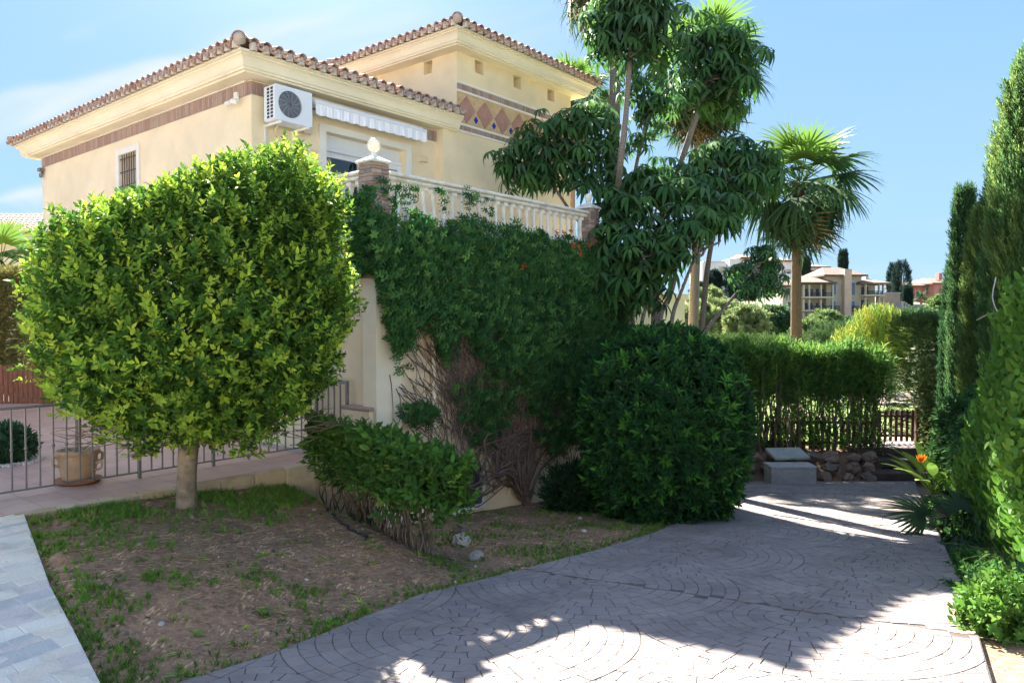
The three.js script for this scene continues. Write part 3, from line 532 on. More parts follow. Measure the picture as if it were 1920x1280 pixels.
  plane(rA, [[15.3, y0, nB], [uE, y0, nB], [uE + hh, rt, nE + hh], [15.3, rt, nE + hh]]); plane(rA, [[11.34, y0 + 3.3 * SL, 13.76], [15.3, y0 + 3.3 * SL, 13.76], [15.3, rt, nE + hh], [11.34, rt, nE + hh]]);
  const roof = rA.build('roof', M.tile[0], villa);
  const tE = [TU - E, 15.15 + E, TN - E, 13.75 + E], ty = 7.45, th = (tE[3] - tE[2]) / 2, tt = ty + th * SL, rT = new B();
  plane(rT, [[tE[0], ty, tE[2]], [tE[1], ty, tE[2]], [tE[1] - th, tt, tE[2] + th], [tE[0] + th, tt, tE[2] + th]]); plane(rT, [[tE[0], ty, tE[3]], [tE[0], ty, tE[2]], [tE[0] + th, tt, tE[2] + th]]);
  plane(rT, [[tE[1], ty, tE[2]], [tE[1], ty, tE[3]], [tE[1] - th, tt, tE[2] + th]]); plane(rT, [[tE[1], ty, tE[3]], [tE[0], ty, tE[3]], [tE[0] + th, tt, tE[2] + th], [tE[1] - th, tt, tE[2] + th]]);
  const roofT = rT.build('tower_roof', M.tile[0], villa);
  const half = (ra, rb2, L, th2, flip) => {            // half-round tile along +Y, arch towards +Z (or -Z)
    const b = new B(), S = 8, f = flip ? -1 : 1, ring = (r2, y) => { const P = []; for (let k = 0; k <= S; k++) { const a = k / S * Math.PI; P.push(V(Math.cos(a) * r2, y, Math.sin(a) * r2 * f)); } return P; };
    const o0 = ring(ra, 0), o1 = ring(rb2, L), i0 = ring(ra - th2, 0), i1 = ring(rb2 - th2, L);
    for (let k = 0; k < S; k++) { const Q = [[o0[k + 1], o0[k], o1[k], o1[k + 1]], [i0[k], i0[k + 1], i1[k + 1], i1[k]], [o0[k], o0[k + 1], i0[k + 1], i0[k]]]; for (const q of Q) b.poly(f > 0 ? q : q.reverse()); }
    return b.geo();
  };
  const cov = half(0.082, 0.068, 0.42, 0.013, false), pan = half(0.085, 0.07, 0.4, 0.013, true), ridgeG = half(0.115, 0.1, 0.4, 0.015, false);
  const mort = bumpy([0.66, 0.58, 0.5], tStain, tGrain, 0.004), SP = 0.213, up = Math.hypot(1, SL);
  const eave = (roofPart, along, from, to, other, y, dir) => { // along 'u' or 'n'; dir: upslope in (u, n)
    const d = V(dir[0], SL, -dir[1]).normalize(), nrm = V(-dir[0] * SL, 1, dir[1] * SL).normalize(), q = aim(d, nrm), mb = new B();
    for (let s = from + SP / 2; s < to; s += SP) {
      const P = (k, out) => (along === 'u' ? V(k, 0, -(other - dir[1] * out)) : V(other - dir[0] * out, 0, -k)), j = () => (r3() - 0.5) * 0.012, tw = new THREE.Quaternion().setFromAxisAngle(V(0, 1, 0), (r3() - 0.5) * 0.1);
      const a = P(s, 0.07 + j()); a.y = y + 0.075 + j() * 0.6; piece('roof_tile', cov, pick(M.tile), roofPart, a, q.clone().multiply(tw));
      const b = P(s + SP / 2, 0.11 + j()); b.y = y + 0.072 + j() * 0.4; piece('roof_tile', pan, pick(M.tile), roofPart, b, q.clone().multiply(tw));
      const c = P(s, 0.015); mb.lathe([[0.064, -0.02], [0.064, 0.075], [0.05, 0.11], [0.0, 0.125]], [c.x, y - 0.01, c.z], 7);
    }
    mb.build('tile_mortar', mort, roofPart, 'stuff');
  };
  eave(roof, 'n', nE - 0.02, nB, uE, y0, [1, 0]); eave(roof, 'u', uE + 0.1, 11.02, nE, y0, [0, 1]);
  eave(roofT, 'n', tE[2] - 0.02, tE[3], tE[0], ty, [1, 0]); eave(roofT, 'u', tE[0] + 0.1, tE[1], tE[2], ty, [0, 1]);
  // tile rows up the slopes, joined
  const rows = new B(), row = (A, Bp) => { const d = Bp.clone().sub(A), L = d.length(); if (L < 0.3) return; d.normalize(); const q = aim(d, V(0, 1, 0)), S = 5; for (let t = 0; t < L; t += 0.4) { const m = Math.min(0.4, L - t), ring = (r2, y) => [...Array(S + 1)].map((_, k) => { const a = k / S * Math.PI; return V(Math.cos(a) * r2, y, Math.sin(a) * r2).applyQuaternion(q).add(A); }); const a = ring(0.084, t), c = ring(0.07, t + m); for (let k = 0; k < S; k++) rows.poly([a[k + 1], a[k], c[k], c[k + 1]]); } };
  for (let s = nE + SP * 0.5; s < nB; s += SP) { const w = Math.min(s - nE, nB - s); row(V(uE + 0.3, y0 + 0.3 * SL + 0.06, -s), V(uE + w, y0 + w * SL + 0.06, -s)); }
  for (let s = uE + SP; s < 11.1; s += SP) { const w = Math.min(s - uE, hh); row(V(s, y0 + 0.3 * SL + 0.06, -(nE + 0.3)), V(s, y0 + w * SL + 0.06, -(nE + w))); }
  rows.build('tile_rows', M.tile[1], roof, 'stuff');
  const ridge = (part, u, n, du, dn, y, cnt) => { const d = V(du, SL, -dn).normalize(), q = aim(d, V(0, 1, 0)); for (let k = 0; k < cnt; k++) { const t = k * 0.36 - 0.08; piece('ridge_tile', ridgeG, pick(M.tile), part, V(u + du * t * 0.7, y + 0.1 + t * SL * 0.7 + k * 0.002, -(n + dn * t * 0.7)), q); } const m = new B(), c = []; for (let k = 0; k <= 10; k++) { const a = k / 10 * Math.PI; c.push(V(Math.cos(a) * 0.105, 0, Math.sin(a) * 0.105).applyQuaternion(q).add(V(u - du * 0.04, y + 0.095, -(n - dn * 0.04)))); } m.poly(c.reverse()); m.lathe([[0, -0.1], [0.085, -0.06], [0.095, 0.02], [0.07, 0.075], [0, 0.09]], [u - du * 0.02, y + 0.1, -(n - dn * 0.02)], 12); m.build('hip_cap', M.tile[3], part); };
  ridge(roof, uE, nE, 1, 1, y0, 14); ridge(roof, uE, nB, 1, -1, y0, 4); ridge(roofT, tE[0], tE[2], 1, 1, ty, 7); ridge(roofT, tE[1], tE[2], -1, 1, ty, 7); ridge(roofT, tE[0], tE[3], 1, -1, ty, 7);
  // barred side window
  const wf = holed(new B(), 14.78, 15.82, 3.86, 5.09, [win], (b, a, c, y, z) => b.hb(WU - 0.03, WU - 0.001, y, z, a, c, 0)).build('window', M.white, villa);
  new B().hb(WU + 0.16, WU + 0.2, 3.98, 4.97, 14.9, 15.68).build('shutter', std([0.42, 0.38, 0.33]), wf);
  const bars = new B(); for (let k = 0; k < 7; k++) { const n = 14.98 + k * 0.104; bars.tube([V(WU + 0.01, 3.98, -n), V(WU + 0.01, 4.97, -n)], 0.009, 6); } for (const y of [4.1, 4.35, 4.62, 4.88]) bars.hb(WU - 0.002, WU + 0.004, y - 0.01, y + 0.01, 14.9, 15.68); bars.build('window_bars', M.darkIron, wf);
  // sliding terrace door
  const pd = holed(new B(), 7.88, 10.03, 2.66, 5.07, [[8.02, 9.89, 2.66, 4.95]], (b, a, c, y, z) => b.hb(a, c, y, z, WN - 0.035, WN - 0.001)).build('terrace_door', M.white, villa);
  new B().hb(8.02, 9.89, 4.72, 4.95, WN + 0.17, WN + 0.26).hb(8.02, 9.89, 4.66, 4.72, WN + 0.1, WN + 0.26, 0.006).build('shutter_box', M.plastic, pd);
  const leafF = (u0, u1, n, name) => { const f = holed(new B(), u0, u1, 2.68, 4.66, [[u0 + 0.075, u1 - 0.075, 2.76, 4.575]], (b, a, c, y, z) => b.hb(a, c, y, z, n, n + 0.05)).build(name, M.plastic, pd); new B().hb(u0 + 0.075, u1 - 0.075, 2.76, 4.575, n + 0.02, n + 0.026).build('pane', M.glass, f); return f; };
  leafF(8.02, 8.98, WN + 0.2, 'sliding_leaf'); const lf = leafF(8.93, 9.89, WN + 0.13, 'sliding_leaf');
  new B().hb(8.72, 8.8, 3.9, 4.1, WN + 0.17, WN + 0.2, 0.01).build('door_handle', M.dark, pd);
  const sh = new B(); for (let y = 2.7; y < 4.6; y += 0.05) sh.hb(9.0, 9.8, y, y + 0.047, WN + 0.205, WN + 0.215, 0.006); sh.build('roller_blind', M.white, pd);
  const cu = new B(); for (let k = 0; k < 30; k++) { const u = (i) => 8.1 + i * 0.011, n = (i) => WN + 0.36 + 0.035 * Math.sin(i * 1.15); cu.poly([V(u(k), 2.7, -n(k)), V(u(k + 1), 2.7, -n(k + 1)), V(u(k + 1), 4.66, -n(k + 1)), V(u(k), 4.66, -n(k))]); }
  const tc = tex(256, 0.4, (u, v) => { const s = sm(0.5, 0.6, tfbm(u, v, 6, 15, 3)); return [mix(0.42, 0.6, s), mix(0.1, 0.35, s), mix(0.16, 0.4, s)]; }, true);
  cu.build('curtain', std([1, 1, 1], { map: tc, side: THREE.DoubleSide }), pd);
  // white framed opening low on the terrace wall
  const ld = holed(new B(), 7.3, 8.3, -1.12, -0.42, [[7.37, 8.22, -1.05, -0.49]], (b, a, c, y, z) => b.hb(a, c, y, z, 7.36, 7.42, 0.006)).build('basement_hatch', M.white, villa);
  new B().hb(7.37, 8.22, -1.05, -0.49, 7.38, 7.415).build('hatch_panel', std([0.12, 0.13, 0.15], { roughness: 0.4, metalness: 0.4 }), ld);
}
// balustrade round the terrace
{
  const ba = thing('balustrade', 'cream stone balustrade with turned balusters and brick corner pillars along the terrace edge', 'balustrade', [6.33, 2.65, 7.53], { house: true });
  const rail = (b, y, h, w) => b.hb(6.49, 11.12, y, y + h, 7.53 - w, 7.53 + w, 0.02).hb(6.33 - w, 6.33 + w, y, y + h, 7.68, WN, 0.02);
  rail(new B(), 3.49, 0.06, 0.085).build('rail', M.balu, ba); rail(new B(), 3.552, 0.05, 0.115).build('rail', M.balu, ba); rail(new B(), 2.652, 0.1, 0.095).build('base_rail', M.balu, ba);
  const g = new B().box(-0.052, 0.052, 0, 0.06, -0.052, 0.052, 0.006).box(-0.052, 0.052, 0.68, 0.735, -0.052, 0.052, 0.006).lathe([[0.035, 0.058], [0.047, 0.075], [0.034, 0.1], [0.034, 0.12], [0.05, 0.17], [0.06, 0.23], [0.056, 0.3], [0.04, 0.4], [0.029, 0.5], [0.027, 0.56], [0.04, 0.59], [0.03, 0.605], [0.034, 0.65], [0.046, 0.682]], [0, 0, 0], 14).geo();
  for (let u = 6.62; u < 11.08; u += 0.19) piece('baluster', g, M.balu, ba, V(u, 2.753, -7.53));
  for (let n = 7.82; n < 10.8; n += 0.19) piece('baluster', g, M.balu, ba, V(6.33, 2.753, -n));
  const pillar = (u0, n0, w, y0, y1) => {
    const core = new B().hb(u0 + 0.012, u0 + w - 0.012, y0, y1, n0 + 0.012, n0 + w - 0.012).build('pillar', M.mortar, ba);
    for (let y = y0; y < y1 - 0.02;) { const h = Math.min(y1 - y, 0.038 + r3() * 0.03); for (const side of [0, 1, 2, 3]) { const c = 0.3 + r3() * 0.4, L = side % 2 ? 0.02 : 0, cuts = r3() < 0.3 ? [0, 1] : [0, c, 1]; for (let k = 0; k + 1 < cuts.length; k++) { const a = L + (w - 2 * L) * cuts[k], z = L + (w - 2 * L) * cuts[k + 1] - 0.004, o = r3() * 0.008, q = new B(); if (side === 0) q.hb(u0 + a, u0 + z, y, y + h - 0.005, n0 - o, n0 + 0.02, 0.006); else if (side === 2) q.hb(u0 + a, u0 + z, y, y + h - 0.005, n0 + w - 0.02, n0 + w + o, 0.006); else if (side === 1) q.hb(u0 - o, u0 + 0.02, y, y + h - 0.005, n0 + a, n0 + z, 0.006); else q.hb(u0 + w - 0.02, u0 + w + o, y, y + h - 0.005, n0 + a, n0 + z, 0.006); q.build('stone', pick(M.stone), core); } } y += h; }
    const cu = u0 + w / 2, cn = n0 + w / 2, k = w / 2;
    const c = new B().hb(u0 - 0.03, u0 + w + 0.03, y1, y1 + 0.035, n0 - 0.03, n0 + w + 0.03, 0.008); const a = k + 0.02, t = 0.045;
    for (let s = 0; s < 4; s++) { const P = [[-1, -1], [1, -1], [1, 1], [-1, 1]], p = P[s], q = P[(s + 1) % 4]; c.poly([V(cu + p[0] * a, y1 + 0.035, -(cn + p[1] * a)), V(cu + q[0] * a, y1 + 0.035, -(cn + q[1] * a)), V(cu + q[0] * t, y1 + 0.1, -(cn + q[1] * t)), V(cu + p[0] * t, y1 + 0.1, -(cn + p[1] * t))]); }
    c.build('pillar_cap', M.balu, ba); return [cu, cn, y1 + 0.1];
  };
  const [u, n, y] = pillar(6.18, 7.4, 0.28, 2.2, 3.67);
  const gl = thing('globe_lamp', 'clear glass globe lamp on the stone pillar at the near terrace corner', 'lamp', [u, y, n], { house: true });
  new B().lathe([[0.045, 0], [0.045, 0.02], [0.03, 0.035], [0.028, 0.06]], [u, y, -n], 14).build('lamp_base', M.white, gl);
  new B().lathe([...Array(13)].map((_, k) => { const a = -1.15 + k / 12 * (1.15 + Math.PI / 2); return [Math.max(0.0005, Math.cos(a) * 0.088), 0.14 + Math.sin(a) * 0.088]; }), [u, y, -n], 20).build('globe', new THREE.MeshPhysicalMaterial({ color: C(0.9, 0.88, 0.82), roughness: 0.25, transmission: 0.82, thickness: 0 }), gl);
  new B().lathe([[0.014, 0.06], [0.022, 0.1], [0.026, 0.14], [0.012, 0.17], [0.0005, 0.175]], [u, y, -n], 10).build('bulb', std([0.8, 0.7, 0.5], { roughness: 0.4 }), gl);
  const [u2, n2, y2] = pillar(11.12, 7.39, 0.28, 2.2, 3.66);
  new B().lathe([[0.035, 0], [0.03, 0.03], [0.03, 0.04], [0.055, 0.07], [0.068, 0.115], [0.055, 0.16], [0.02, 0.18], [0.0005, 0.182]], [u2, y2, -n2], 16).build('ball_finial', M.balu, ba);
}
// things fixed to the villa
{
  const q0 = new THREE.Quaternion(), ac = thing('ac_unit', 'white air conditioner outdoor unit with round fan grille on brackets under the eaves', 'air conditioner', [7.09, 4.82, 10.6], { house: true });
  const A = [6.74, 7.44, 4.83, 5.39], n0 = 10.42, n1 = 10.74, cu = 7.02, cy = 5.115, R = 0.215;
  const casing = new B().hb(A[0], A[1], A[2], A[3], n0 + 0.02, n1, 0.02);
  // front panel with a round opening
  const ring = [...Array(25)].map((_, k) => { const a = k / 24 * Math.PI * 2; return [cu + Math.cos(a) * R, cy + Math.sin(a) * R]; });
  for (let k = 0; k < 24; k++) { const e = (p) => { const dx = p[0] - cu, dy = p[1] - cy, s = Math.min(dx > 0 ? (A[1] - 0.012 - cu) / dx : (A[0] + 0.012 - cu) / (dx || -1e-9), dy > 0 ? (A[3] - 0.012 - cy) / dy : (A[2] + 0.012 - cy) / (dy || -1e-9)); return [cu + dx * s, cy + dy * s]; }; const a = ring[k], b = ring[k + 1], c = e(b), d = e(a); casing.poly([[a, n0], [d, n0], [c, n0], [b, n0]].map(([p, n]) => V(p[0], p[1], -n))); casing.poly([[a, n0 + 0.02], [a, n0], [b, n0], [b, n0 + 0.02]].map(([p, n]) => V(p[0], p[1], -n))); }
  for (const [cx, cyy] of [[A[0] + 0.012, A[2] + 0.012], [A[0] + 0.012, A[3] - 0.012], [A[1] - 0.012, A[2] + 0.012], [A[1] - 0.012, A[3] - 0.012]]) { const m = [...Array(24)].map((_, k) => ring[k]); const dx = Math.sign(cx - cu), dy = Math.sign(cyy - cy); const e = (p) => { const ax = p[0] - cu, ay = p[1] - cy, s = Math.min(ax > 0 ? (A[1] - 0.012 - cu) / ax : (A[0] + 0.012 - cu) / (ax || -1e-9), ay > 0 ? (A[3] - 0.012 - cy) / ay : (A[2] + 0.012 - cy) / (ay || -1e-9)); return [cu + ax * s, cy + ay * s]; }; const an = Math.atan2(cyy - cy, cx - cu); const k = Math.floor(((an + Math.PI * 2) % (Math.PI * 2)) / (Math.PI / 12)), p = e(ring[k]), q = e(ring[k + 1]); const t = [V(cx, cyy, -n0), V(p[0], p[1], -n0), V(q[0], q[1], -n0)]; const nn = t[1].clone().sub(t[0]).cross(t[2].clone().sub(t[0])).z; casing.poly(nn > 0 ? t : [t[0], t[2], t[1]]); void m; void dx; void dy; }
  casing.hb(A[0] + 0.01, A[1] - 0.01, A[3] - 0.012, A[3] - 0.001, n0, n0 + 0.03).hb(A[0] + 0.01, A[1] - 0.01, A[2] + 0.001, A[2] + 0.012, n0, n0 + 0.03).hb(A[0] + 0.001, A[0] + 0.012, A[2] + 0.012, A[3] - 0.012, n0, n0 + 0.03).hb(A[1] - 0.012, A[1] - 0.001, A[2] + 0.012, A[3] - 0.012, n0, n0 + 0.03);
  casing.build('casing', M.plastic, ac);
  const disc = new B(); disc.poly([...Array(24)].map((_, k) => V(cu + Math.cos(k / 12 * Math.PI) * R, cy + Math.sin(k / 12 * Math.PI) * R, -(n0 + 0.0195)))); disc.build('fan_recess', M.dark, ac);
  const gr = new B(), gm = std([0.33, 0.36, 0.42], { roughness: 0.45 });
  for (let k = 1; k <= 9; k++) gr.tube([...Array(33)].map((_, j) => { const a = j / 32 * Math.PI * 2; return V(cu + Math.cos(a) * R * k / 9.3, cy + Math.sin(a) * R * k / 9.3, -(n0 - 0.006)); }), 0.0042, 5, false);
  for (let k = 0; k < 12; k++) { const a = k / 6 * Math.PI; gr.tube([0.2, 0.6, 1].map((t) => V(cu + Math.cos(a + t * 0.35) * R * t, cy + Math.sin(a + t * 0.35) * R * t, -(n0 - 0.004))), 0.004, 5, false); }
  gr.build('fan_grille', gm, ac);
  new B().lathe([[0.042, 0], [0.042, 0.014], [0.03, 0.022], [0.0005, 0.024]], [0, 0, 0], 16).build('hub', M.plastic, ac).geometry.applyMatrix4(new THREE.Matrix4().makeRotationX(Math.PI / 2)).translate(cu - 7.09 + 7.09, cy - 4.82 + 4.82, -(n0 - 0.0)).translate(0, 0, 0);
  const vs = new B(); for (let i = 0; i < 9; i++) for (let j = 0; j < 2; j++) vs.hb(A[0] - 0.003, A[0] + 0.01, A[2] + 0.04 + i * 0.055, A[2] + 0.08 + i * 0.055, n0 + 0.05 + j * 0.1, n0 + 0.115 + j * 0.1); vs.build('side_vent', M.dark, ac);
  for (const u of [6.83, 7.34]) new B().hb(u - 0.018, u + 0.018, 4.785, 4.825, 10.38, WN, 0.004).hb(u - 0.018, u + 0.018, 4.5, 4.785, WN - 0.035, WN, 0.004).build('bracket', M.white, ac);
  const pp = thing('drain_pipe', 'thin cream drain pipe curving along the wall below the air conditioner', 'pipe', [7.3, 4.6, WN - 0.02], { house: true });
  new B().tube(new THREE.CatmullRomCurve3([V(6.98, 4.83, -10.7), V(7.0, 4.74, -10.82), V(7.12, 4.66, -10.835), V(7.3, 4.6, -10.835), V(7.6, 4.575, -10.84), V(7.86, 4.56, -10.84), V(7.868, 4.0, -10.84), V(7.868, 2.7, -10.84)]).getPoints(40), 0.011, 6).build('pipe', M.trim, pp);
  const lamp = (u, y, label) => { const l = thing('wall_lamp', label, 'wall lamp', [u, y, WN], { house: true, group: 'box lamps beside the terrace door' }), m = std([0.74, 0.6, 0.42]); new B().hb(u - 0.085, u + 0.085, y - 0.055, y + 0.06, WN - 0.1, WN - 0.09).hb(u - 0.085, u - 0.075, y - 0.055, y + 0.06, WN - 0.09, WN).hb(u + 0.075, u + 0.085, y - 0.055, y + 0.06, WN - 0.09, WN).build('lamp_shade', m, l); new B().hb(u - 0.03, u + 0.03, y - 0.03, y + 0.03, WN - 0.07, WN).build('bulb_holder', M.white, l); };
  lamp(7.6, 4.88, 'square cream wall lamp just under the air conditioner'); lamp(10.33, 4.85, 'square cream wall lamp right of the terrace door under the awning end');
  const aw = thing('awning', 'white retracted fabric awning with scalloped valance above the terrace door', 'awning', [8.85, 5.24, 10.6], { house: true });
  new B().hb(7.55, 10.15, 5.3, 5.4, 10.6, WN, 0.03).build('cassette', M.white, aw);
  new B().hb(7.56, 10.14, 5.27, 5.345, 10.5, 10.56, 0.015).build('front_bar', M.plastic, aw);
  const va = new B(), S = 12, dp = 0.16, N2 = 120; for (let k = 0; k < N2; k++) { const U = (i) => 7.57 + i / N2 * 2.56, yb = (i) => 5.27 - dp - 0.022 * Math.abs(Math.sin(i / N2 * Math.PI * S)) + 0.0, nn = (i) => 10.51 + 0.009 * Math.sin(i * 0.73) + 0.004 * Math.sin(i * 1.9); va.poly([V(U(k), yb(k), -(nn(k) - 0.008)), V(U(k + 1), yb(k + 1), -(nn(k + 1) - 0.008)), V(U(k + 1), 5.29, -10.512), V(U(k), 5.29, -10.512)]); }
  const tA = tex(128, 0.215, (u) => { const s = Math.abs(u - 0.5) < 0.03 ? 0.9 : 1; return [s, s, s]; });
  va.build('valance', std([0.86, 0.86, 0.9], { map: tA, side: THREE.DoubleSide }), aw);
  const fl = thing('security_camera', 'white twin head security floodlight on the brick band near the corner', 'security light', [6.55, 5.2, 11.22], { house: true });
  new B().hb(6.53, 6.585, 5.24, 5.36, 11.18, 11.28, 0.012).build('mount', M.white, fl);
  for (const s of [-1, 1]) { const b = new B().box(-0.05, 0.05, -0.035, 0.035, -0.06, 0.06, 0.012, new THREE.Matrix4().makeTranslation(6.45, 5.17, -(11.2 - s * 0.1)).multiply(new THREE.Matrix4().makeRotationFromEuler(new THREE.Euler(0.2, 0.5 * s, 0.5)))).tube([V(6.55, 5.25, -11.22), V(6.46, 5.18, -(11.2 - s * 0.09))], 0.012, 6); b.build('lamp_head', M.white, fl); }
  const wl = thing('floodlight', 'small grey floodlight at the far end of the side wall below the eaves', 'wall light', [6.55, 5.2, 19.75], { house: true });
  new B().hb(6.47, 6.585, 5.16, 5.24, 19.7, 19.84, 0.015).hb(6.5, 6.56, 5.02, 5.13, 19.72, 19.82, 0.015).hb(6.54, 6.585, 5.1, 5.2, 19.76, 19.79).build('lamp_body', M.iron, wl);
  const lo = thing('terrace_furniture', 'bright blue padded furniture standing behind the left terrace balusters', 'garden furniture', [7.2, 2.65, 9.2], { house: true });
  new B().hb(7.1, 7.14, 2.75, 3.42, 8.2, 10.2, 0.015).build('cushion', std([0.08, 0.2, 0.62]), lo);
  for (const n of [8.3, 10.1]) new B().hb(7.15, 7.18, 2.65, 3.4, n - 0.015, n + 0.015).build('leg', M.white, lo);
  void q0;
}
// ------------------------------------------------------------------ plants: twig shapes and crowns
const proj = (p) => { const y = p.y - EYE, z = -p.z, cy = Math.cos(PITCH), s = Math.sin(PITCH), d = z * cy - y * s, h = y * cy + z * s; return [960 + F * p.x / d, 640 - F * h / d]; };
const UP = V(0, 1, 0);
function twig(seed, n, len, ll, lw, o = {}) {         // a shoot along +Y with leaves round it
  const b = new B(), r = rng(seed);
  for (let k = 0; k < n; k++) {
    const t = k / Math.max(1, n - 1), a = k * 2.4 + r() * 0.5, out = (o.out ?? 1) * (1.1 - 0.7 * t), d = V(Math.cos(a) * out, 0.25 + t * (o.rise ?? 0.7), Math.sin(a) * out);
    b.leaf(V(0, len * t, 0), d, V(-Math.cos(a) * 0.6, 1, -Math.sin(a) * 0.6), ll * (0.75 + 0.5 * r()), lw * (0.8 + 0.4 * r()), o.fold ?? 0.14, o.droop ?? 0.25, o.seg ?? 3);
  }
  if (o.stem) b.tube([V(0, -len * 0.6, 0), V(0, len, 0)], o.stem, 3, false);
  return b.geo();
}
const S = {
  ficus: [1, 2, 3].map((k) => twig(k, 7, 0.17, 0.1, 0.055, { seg: 4, fold: 0.12, rise: 0.9 })),
  oval: [4, 5].map((k) => twig(k, 8, 0.16, 0.085, 0.046, { seg: 4, rise: 0.8 })),
  whorl: [6, 7].map((k) => twig(k, 11, 0.05, 0.085, 0.026, { seg: 3, out: 1.1, rise: 1 })),
  ivy: [8, 9].map((k) => twig(k, 12, 0.13, 0.05, 0.024, { seg: 3, out: 1.2, rise: -0.2, droop: 0.4 })),
  lance: [10, 11].map((k) => twig(k, 10, 0.2, 0.13, 0.024, { seg: 3, out: 0.8, rise: 1 })),
  cyp: [12, 13].map((k) => { const b = new B(), r = rng(k); for (let j = 0; j < 16; j++) { const t = j / 16, a = j * 2.4, s = V(0, 0.3 * t, 0); b.leaf(s, V(Math.cos(a) * 0.42, 1, Math.sin(a) * 0.42), V(-Math.cos(a), 0.3, -Math.sin(a)), 0.13 * (1.1 - 0.5 * t) * (0.7 + 0.6 * r()), 0.016, 0, 0.05, 2); } b.tube([V(0, 0, 0), V(0, 0.3, 0)], 0.004, 3, false); return b.geo(); }),
  climb: [14, 15].map((k) => twig(k, 9, 0.18, 0.085, 0.05, { seg: 4, out: 1.2, rise: 0.1, droop: 0.5, fold: 0.1 })),
  clump: [16, 17].map((k) => twig(k, 26, 0.5, 0.3, 0.12, { seg: 2, out: 1.4, rise: 0.6, droop: 0.1 })),
  strand: [18, 19].map((k) => { const b = new B(), r = rng(k); for (let j = 0; j < 22; j++) { const t = j / 22, a = j * 2.4; b.leaf(V(0.05 * Math.sin(t * 3), -0.7 * t, 0.04 * t), V(Math.cos(a) * 0.5, -0.9, Math.sin(a) * 0.5), V(0, 0.4, 1), 0.13 * (0.7 + 0.6 * r()), 0.02, 0, 0.2, 2); } return b.geo(); }),
};
const foliage = { dull: leafMat([1, 1, 1], { coat: 0.06, through: 0.4 }), satin: leafMat([1, 1, 1], { coat: 0.3, cr: 0.4, through: 0.42 }), gloss: leafMat([1, 1, 1], { coat: 0.55, cr: 0.28, through: 0.35 }) };
function crown(parent, name, o) {                     // o: c, r [3], n, geos, mat, cols, scale, p, lo (inner radius), skew, up, seed, clip, singles
  const r = rng(o.seed ?? 1), lists = o.geos.map(() => []), P = o.p ?? 2;
  for (let k = 0, tries = 0; k < o.n && tries < o.n * 20; tries++) {
    const a = r() * Math.PI * 2, s = r() * 2 - 1, h = Math.sqrt(1 - s * s), d = V(Math.cos(a) * h, s, Math.sin(a) * h);
    const f = 1 / Math.pow(Math.pow(Math.abs(d.x), P) + Math.pow(Math.abs(d.y), P) + Math.pow(Math.abs(d.z), P), 1 / P), lump = 1 + (o.lump ?? 0.09) * 2 * fbm(d.x * (o.lf ?? 2.2) + (o.seed ?? 1), d.y * (o.lf ?? 2.2), d.z * (o.lf ?? 2.2), 3);
    const lo = o.lo ?? 0.72, t = mix(lo, 1.02, Math.pow(r(), 0.6)), q = d.clone().multiplyScalar(f * t * lump);
    const p = V(q.x * o.r[0], q.y * o.r[1], q.z * o.r[2]); if (o.skew) { const ty = Math.max(0, p.y / o.r[1] - 0.3); if (p.x < 0.2) p.y -= 0.55 * ty * Math.min(1, (0.2 - p.x) / 0.8); p.x += 0.95 * Math.max(0, ty - 0.1); } p.add(o.c);
    if (o.clip && !o.clip(p, r)) continue;
    const dir = V(d.x / o.r[0], d.y / o.r[1], d.z / o.r[2]).normalize().multiplyScalar(1 - (o.up ?? 0.4)).add(V((r() - 0.5) * 0.9, (o.up ?? 0.4) + (r() - 0.5) * 0.6, (r() - 0.5) * 0.9));
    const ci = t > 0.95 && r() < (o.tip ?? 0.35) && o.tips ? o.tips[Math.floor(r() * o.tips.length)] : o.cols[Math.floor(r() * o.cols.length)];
    const qn = aim(dir, V(r() - 0.5, r() - 0.5, r() - 0.5)); lists[Math.floor(r() * lists.length)].push([p, qn, (o.scale ?? 1) * (0.7 + 0.6 * r()), vary(r, ci, 0.28, 0.08), t]);
    k++;
  }
  spread(parent, name, lists, o);
  return lists;
}
const tintMats = new Map();
function tinted(mat, c) { const k = mat.uuid + [c.r, c.g, c.b].map((v) => Math.round(Math.log(v + 0.01) * 5)).join(); if (!tintMats.has(k)) { const m = mat.clone(); m.color.copy(c); tintMats.set(k, m); } return tintMats.get(k); }
function spread(parent, name, lists, o) {             // the twigs that show largest as parts, the rest joined
  if (o.singles) {
    const all = []; lists.forEach((l, i) => l.forEach((e) => { const [x, y] = proj(e[0]); if (x > 0 && x < 1920 && y > 0 && y < 1280 && (e[4] ?? 1) > 0.97) all.push([e[0].distanceTo(camera.position), e, i]); }));
    all.sort((a, b) => a[0] - b[0]); const out = new Set();
    for (const [, e, i] of all.slice(0, o.singles)) { piece(o.single ?? 'leafy_twig', o.geos[i], tinted(o.mat, e[3]), parent, e[0], e[1], e[2]); out.add(e); }
    lists = lists.map((l) => l.filter((e) => !out.has(e)));
  }
  lists.forEach((l, i) => l.length && scatter(name, o.geos[i], o.mat, parent, l));
}
function limb(b, a, c, r0, r1, wob, rr, seg = 7) { const pts = []; const N = 7; for (let k = 0; k <= N; k++) { const t = k / N, s = Math.sin(t * Math.PI) * wob; pts.push(a.clone().lerp(c, t).add(V((rr() - 0.5) * s, (rr() - 0.5) * s * 0.5, (rr() - 0.5) * s))); } b.tube(new THREE.CatmullRomCurve3(pts).getPoints(14), (t) => mix(r0, r1, t), seg, false); return b; }

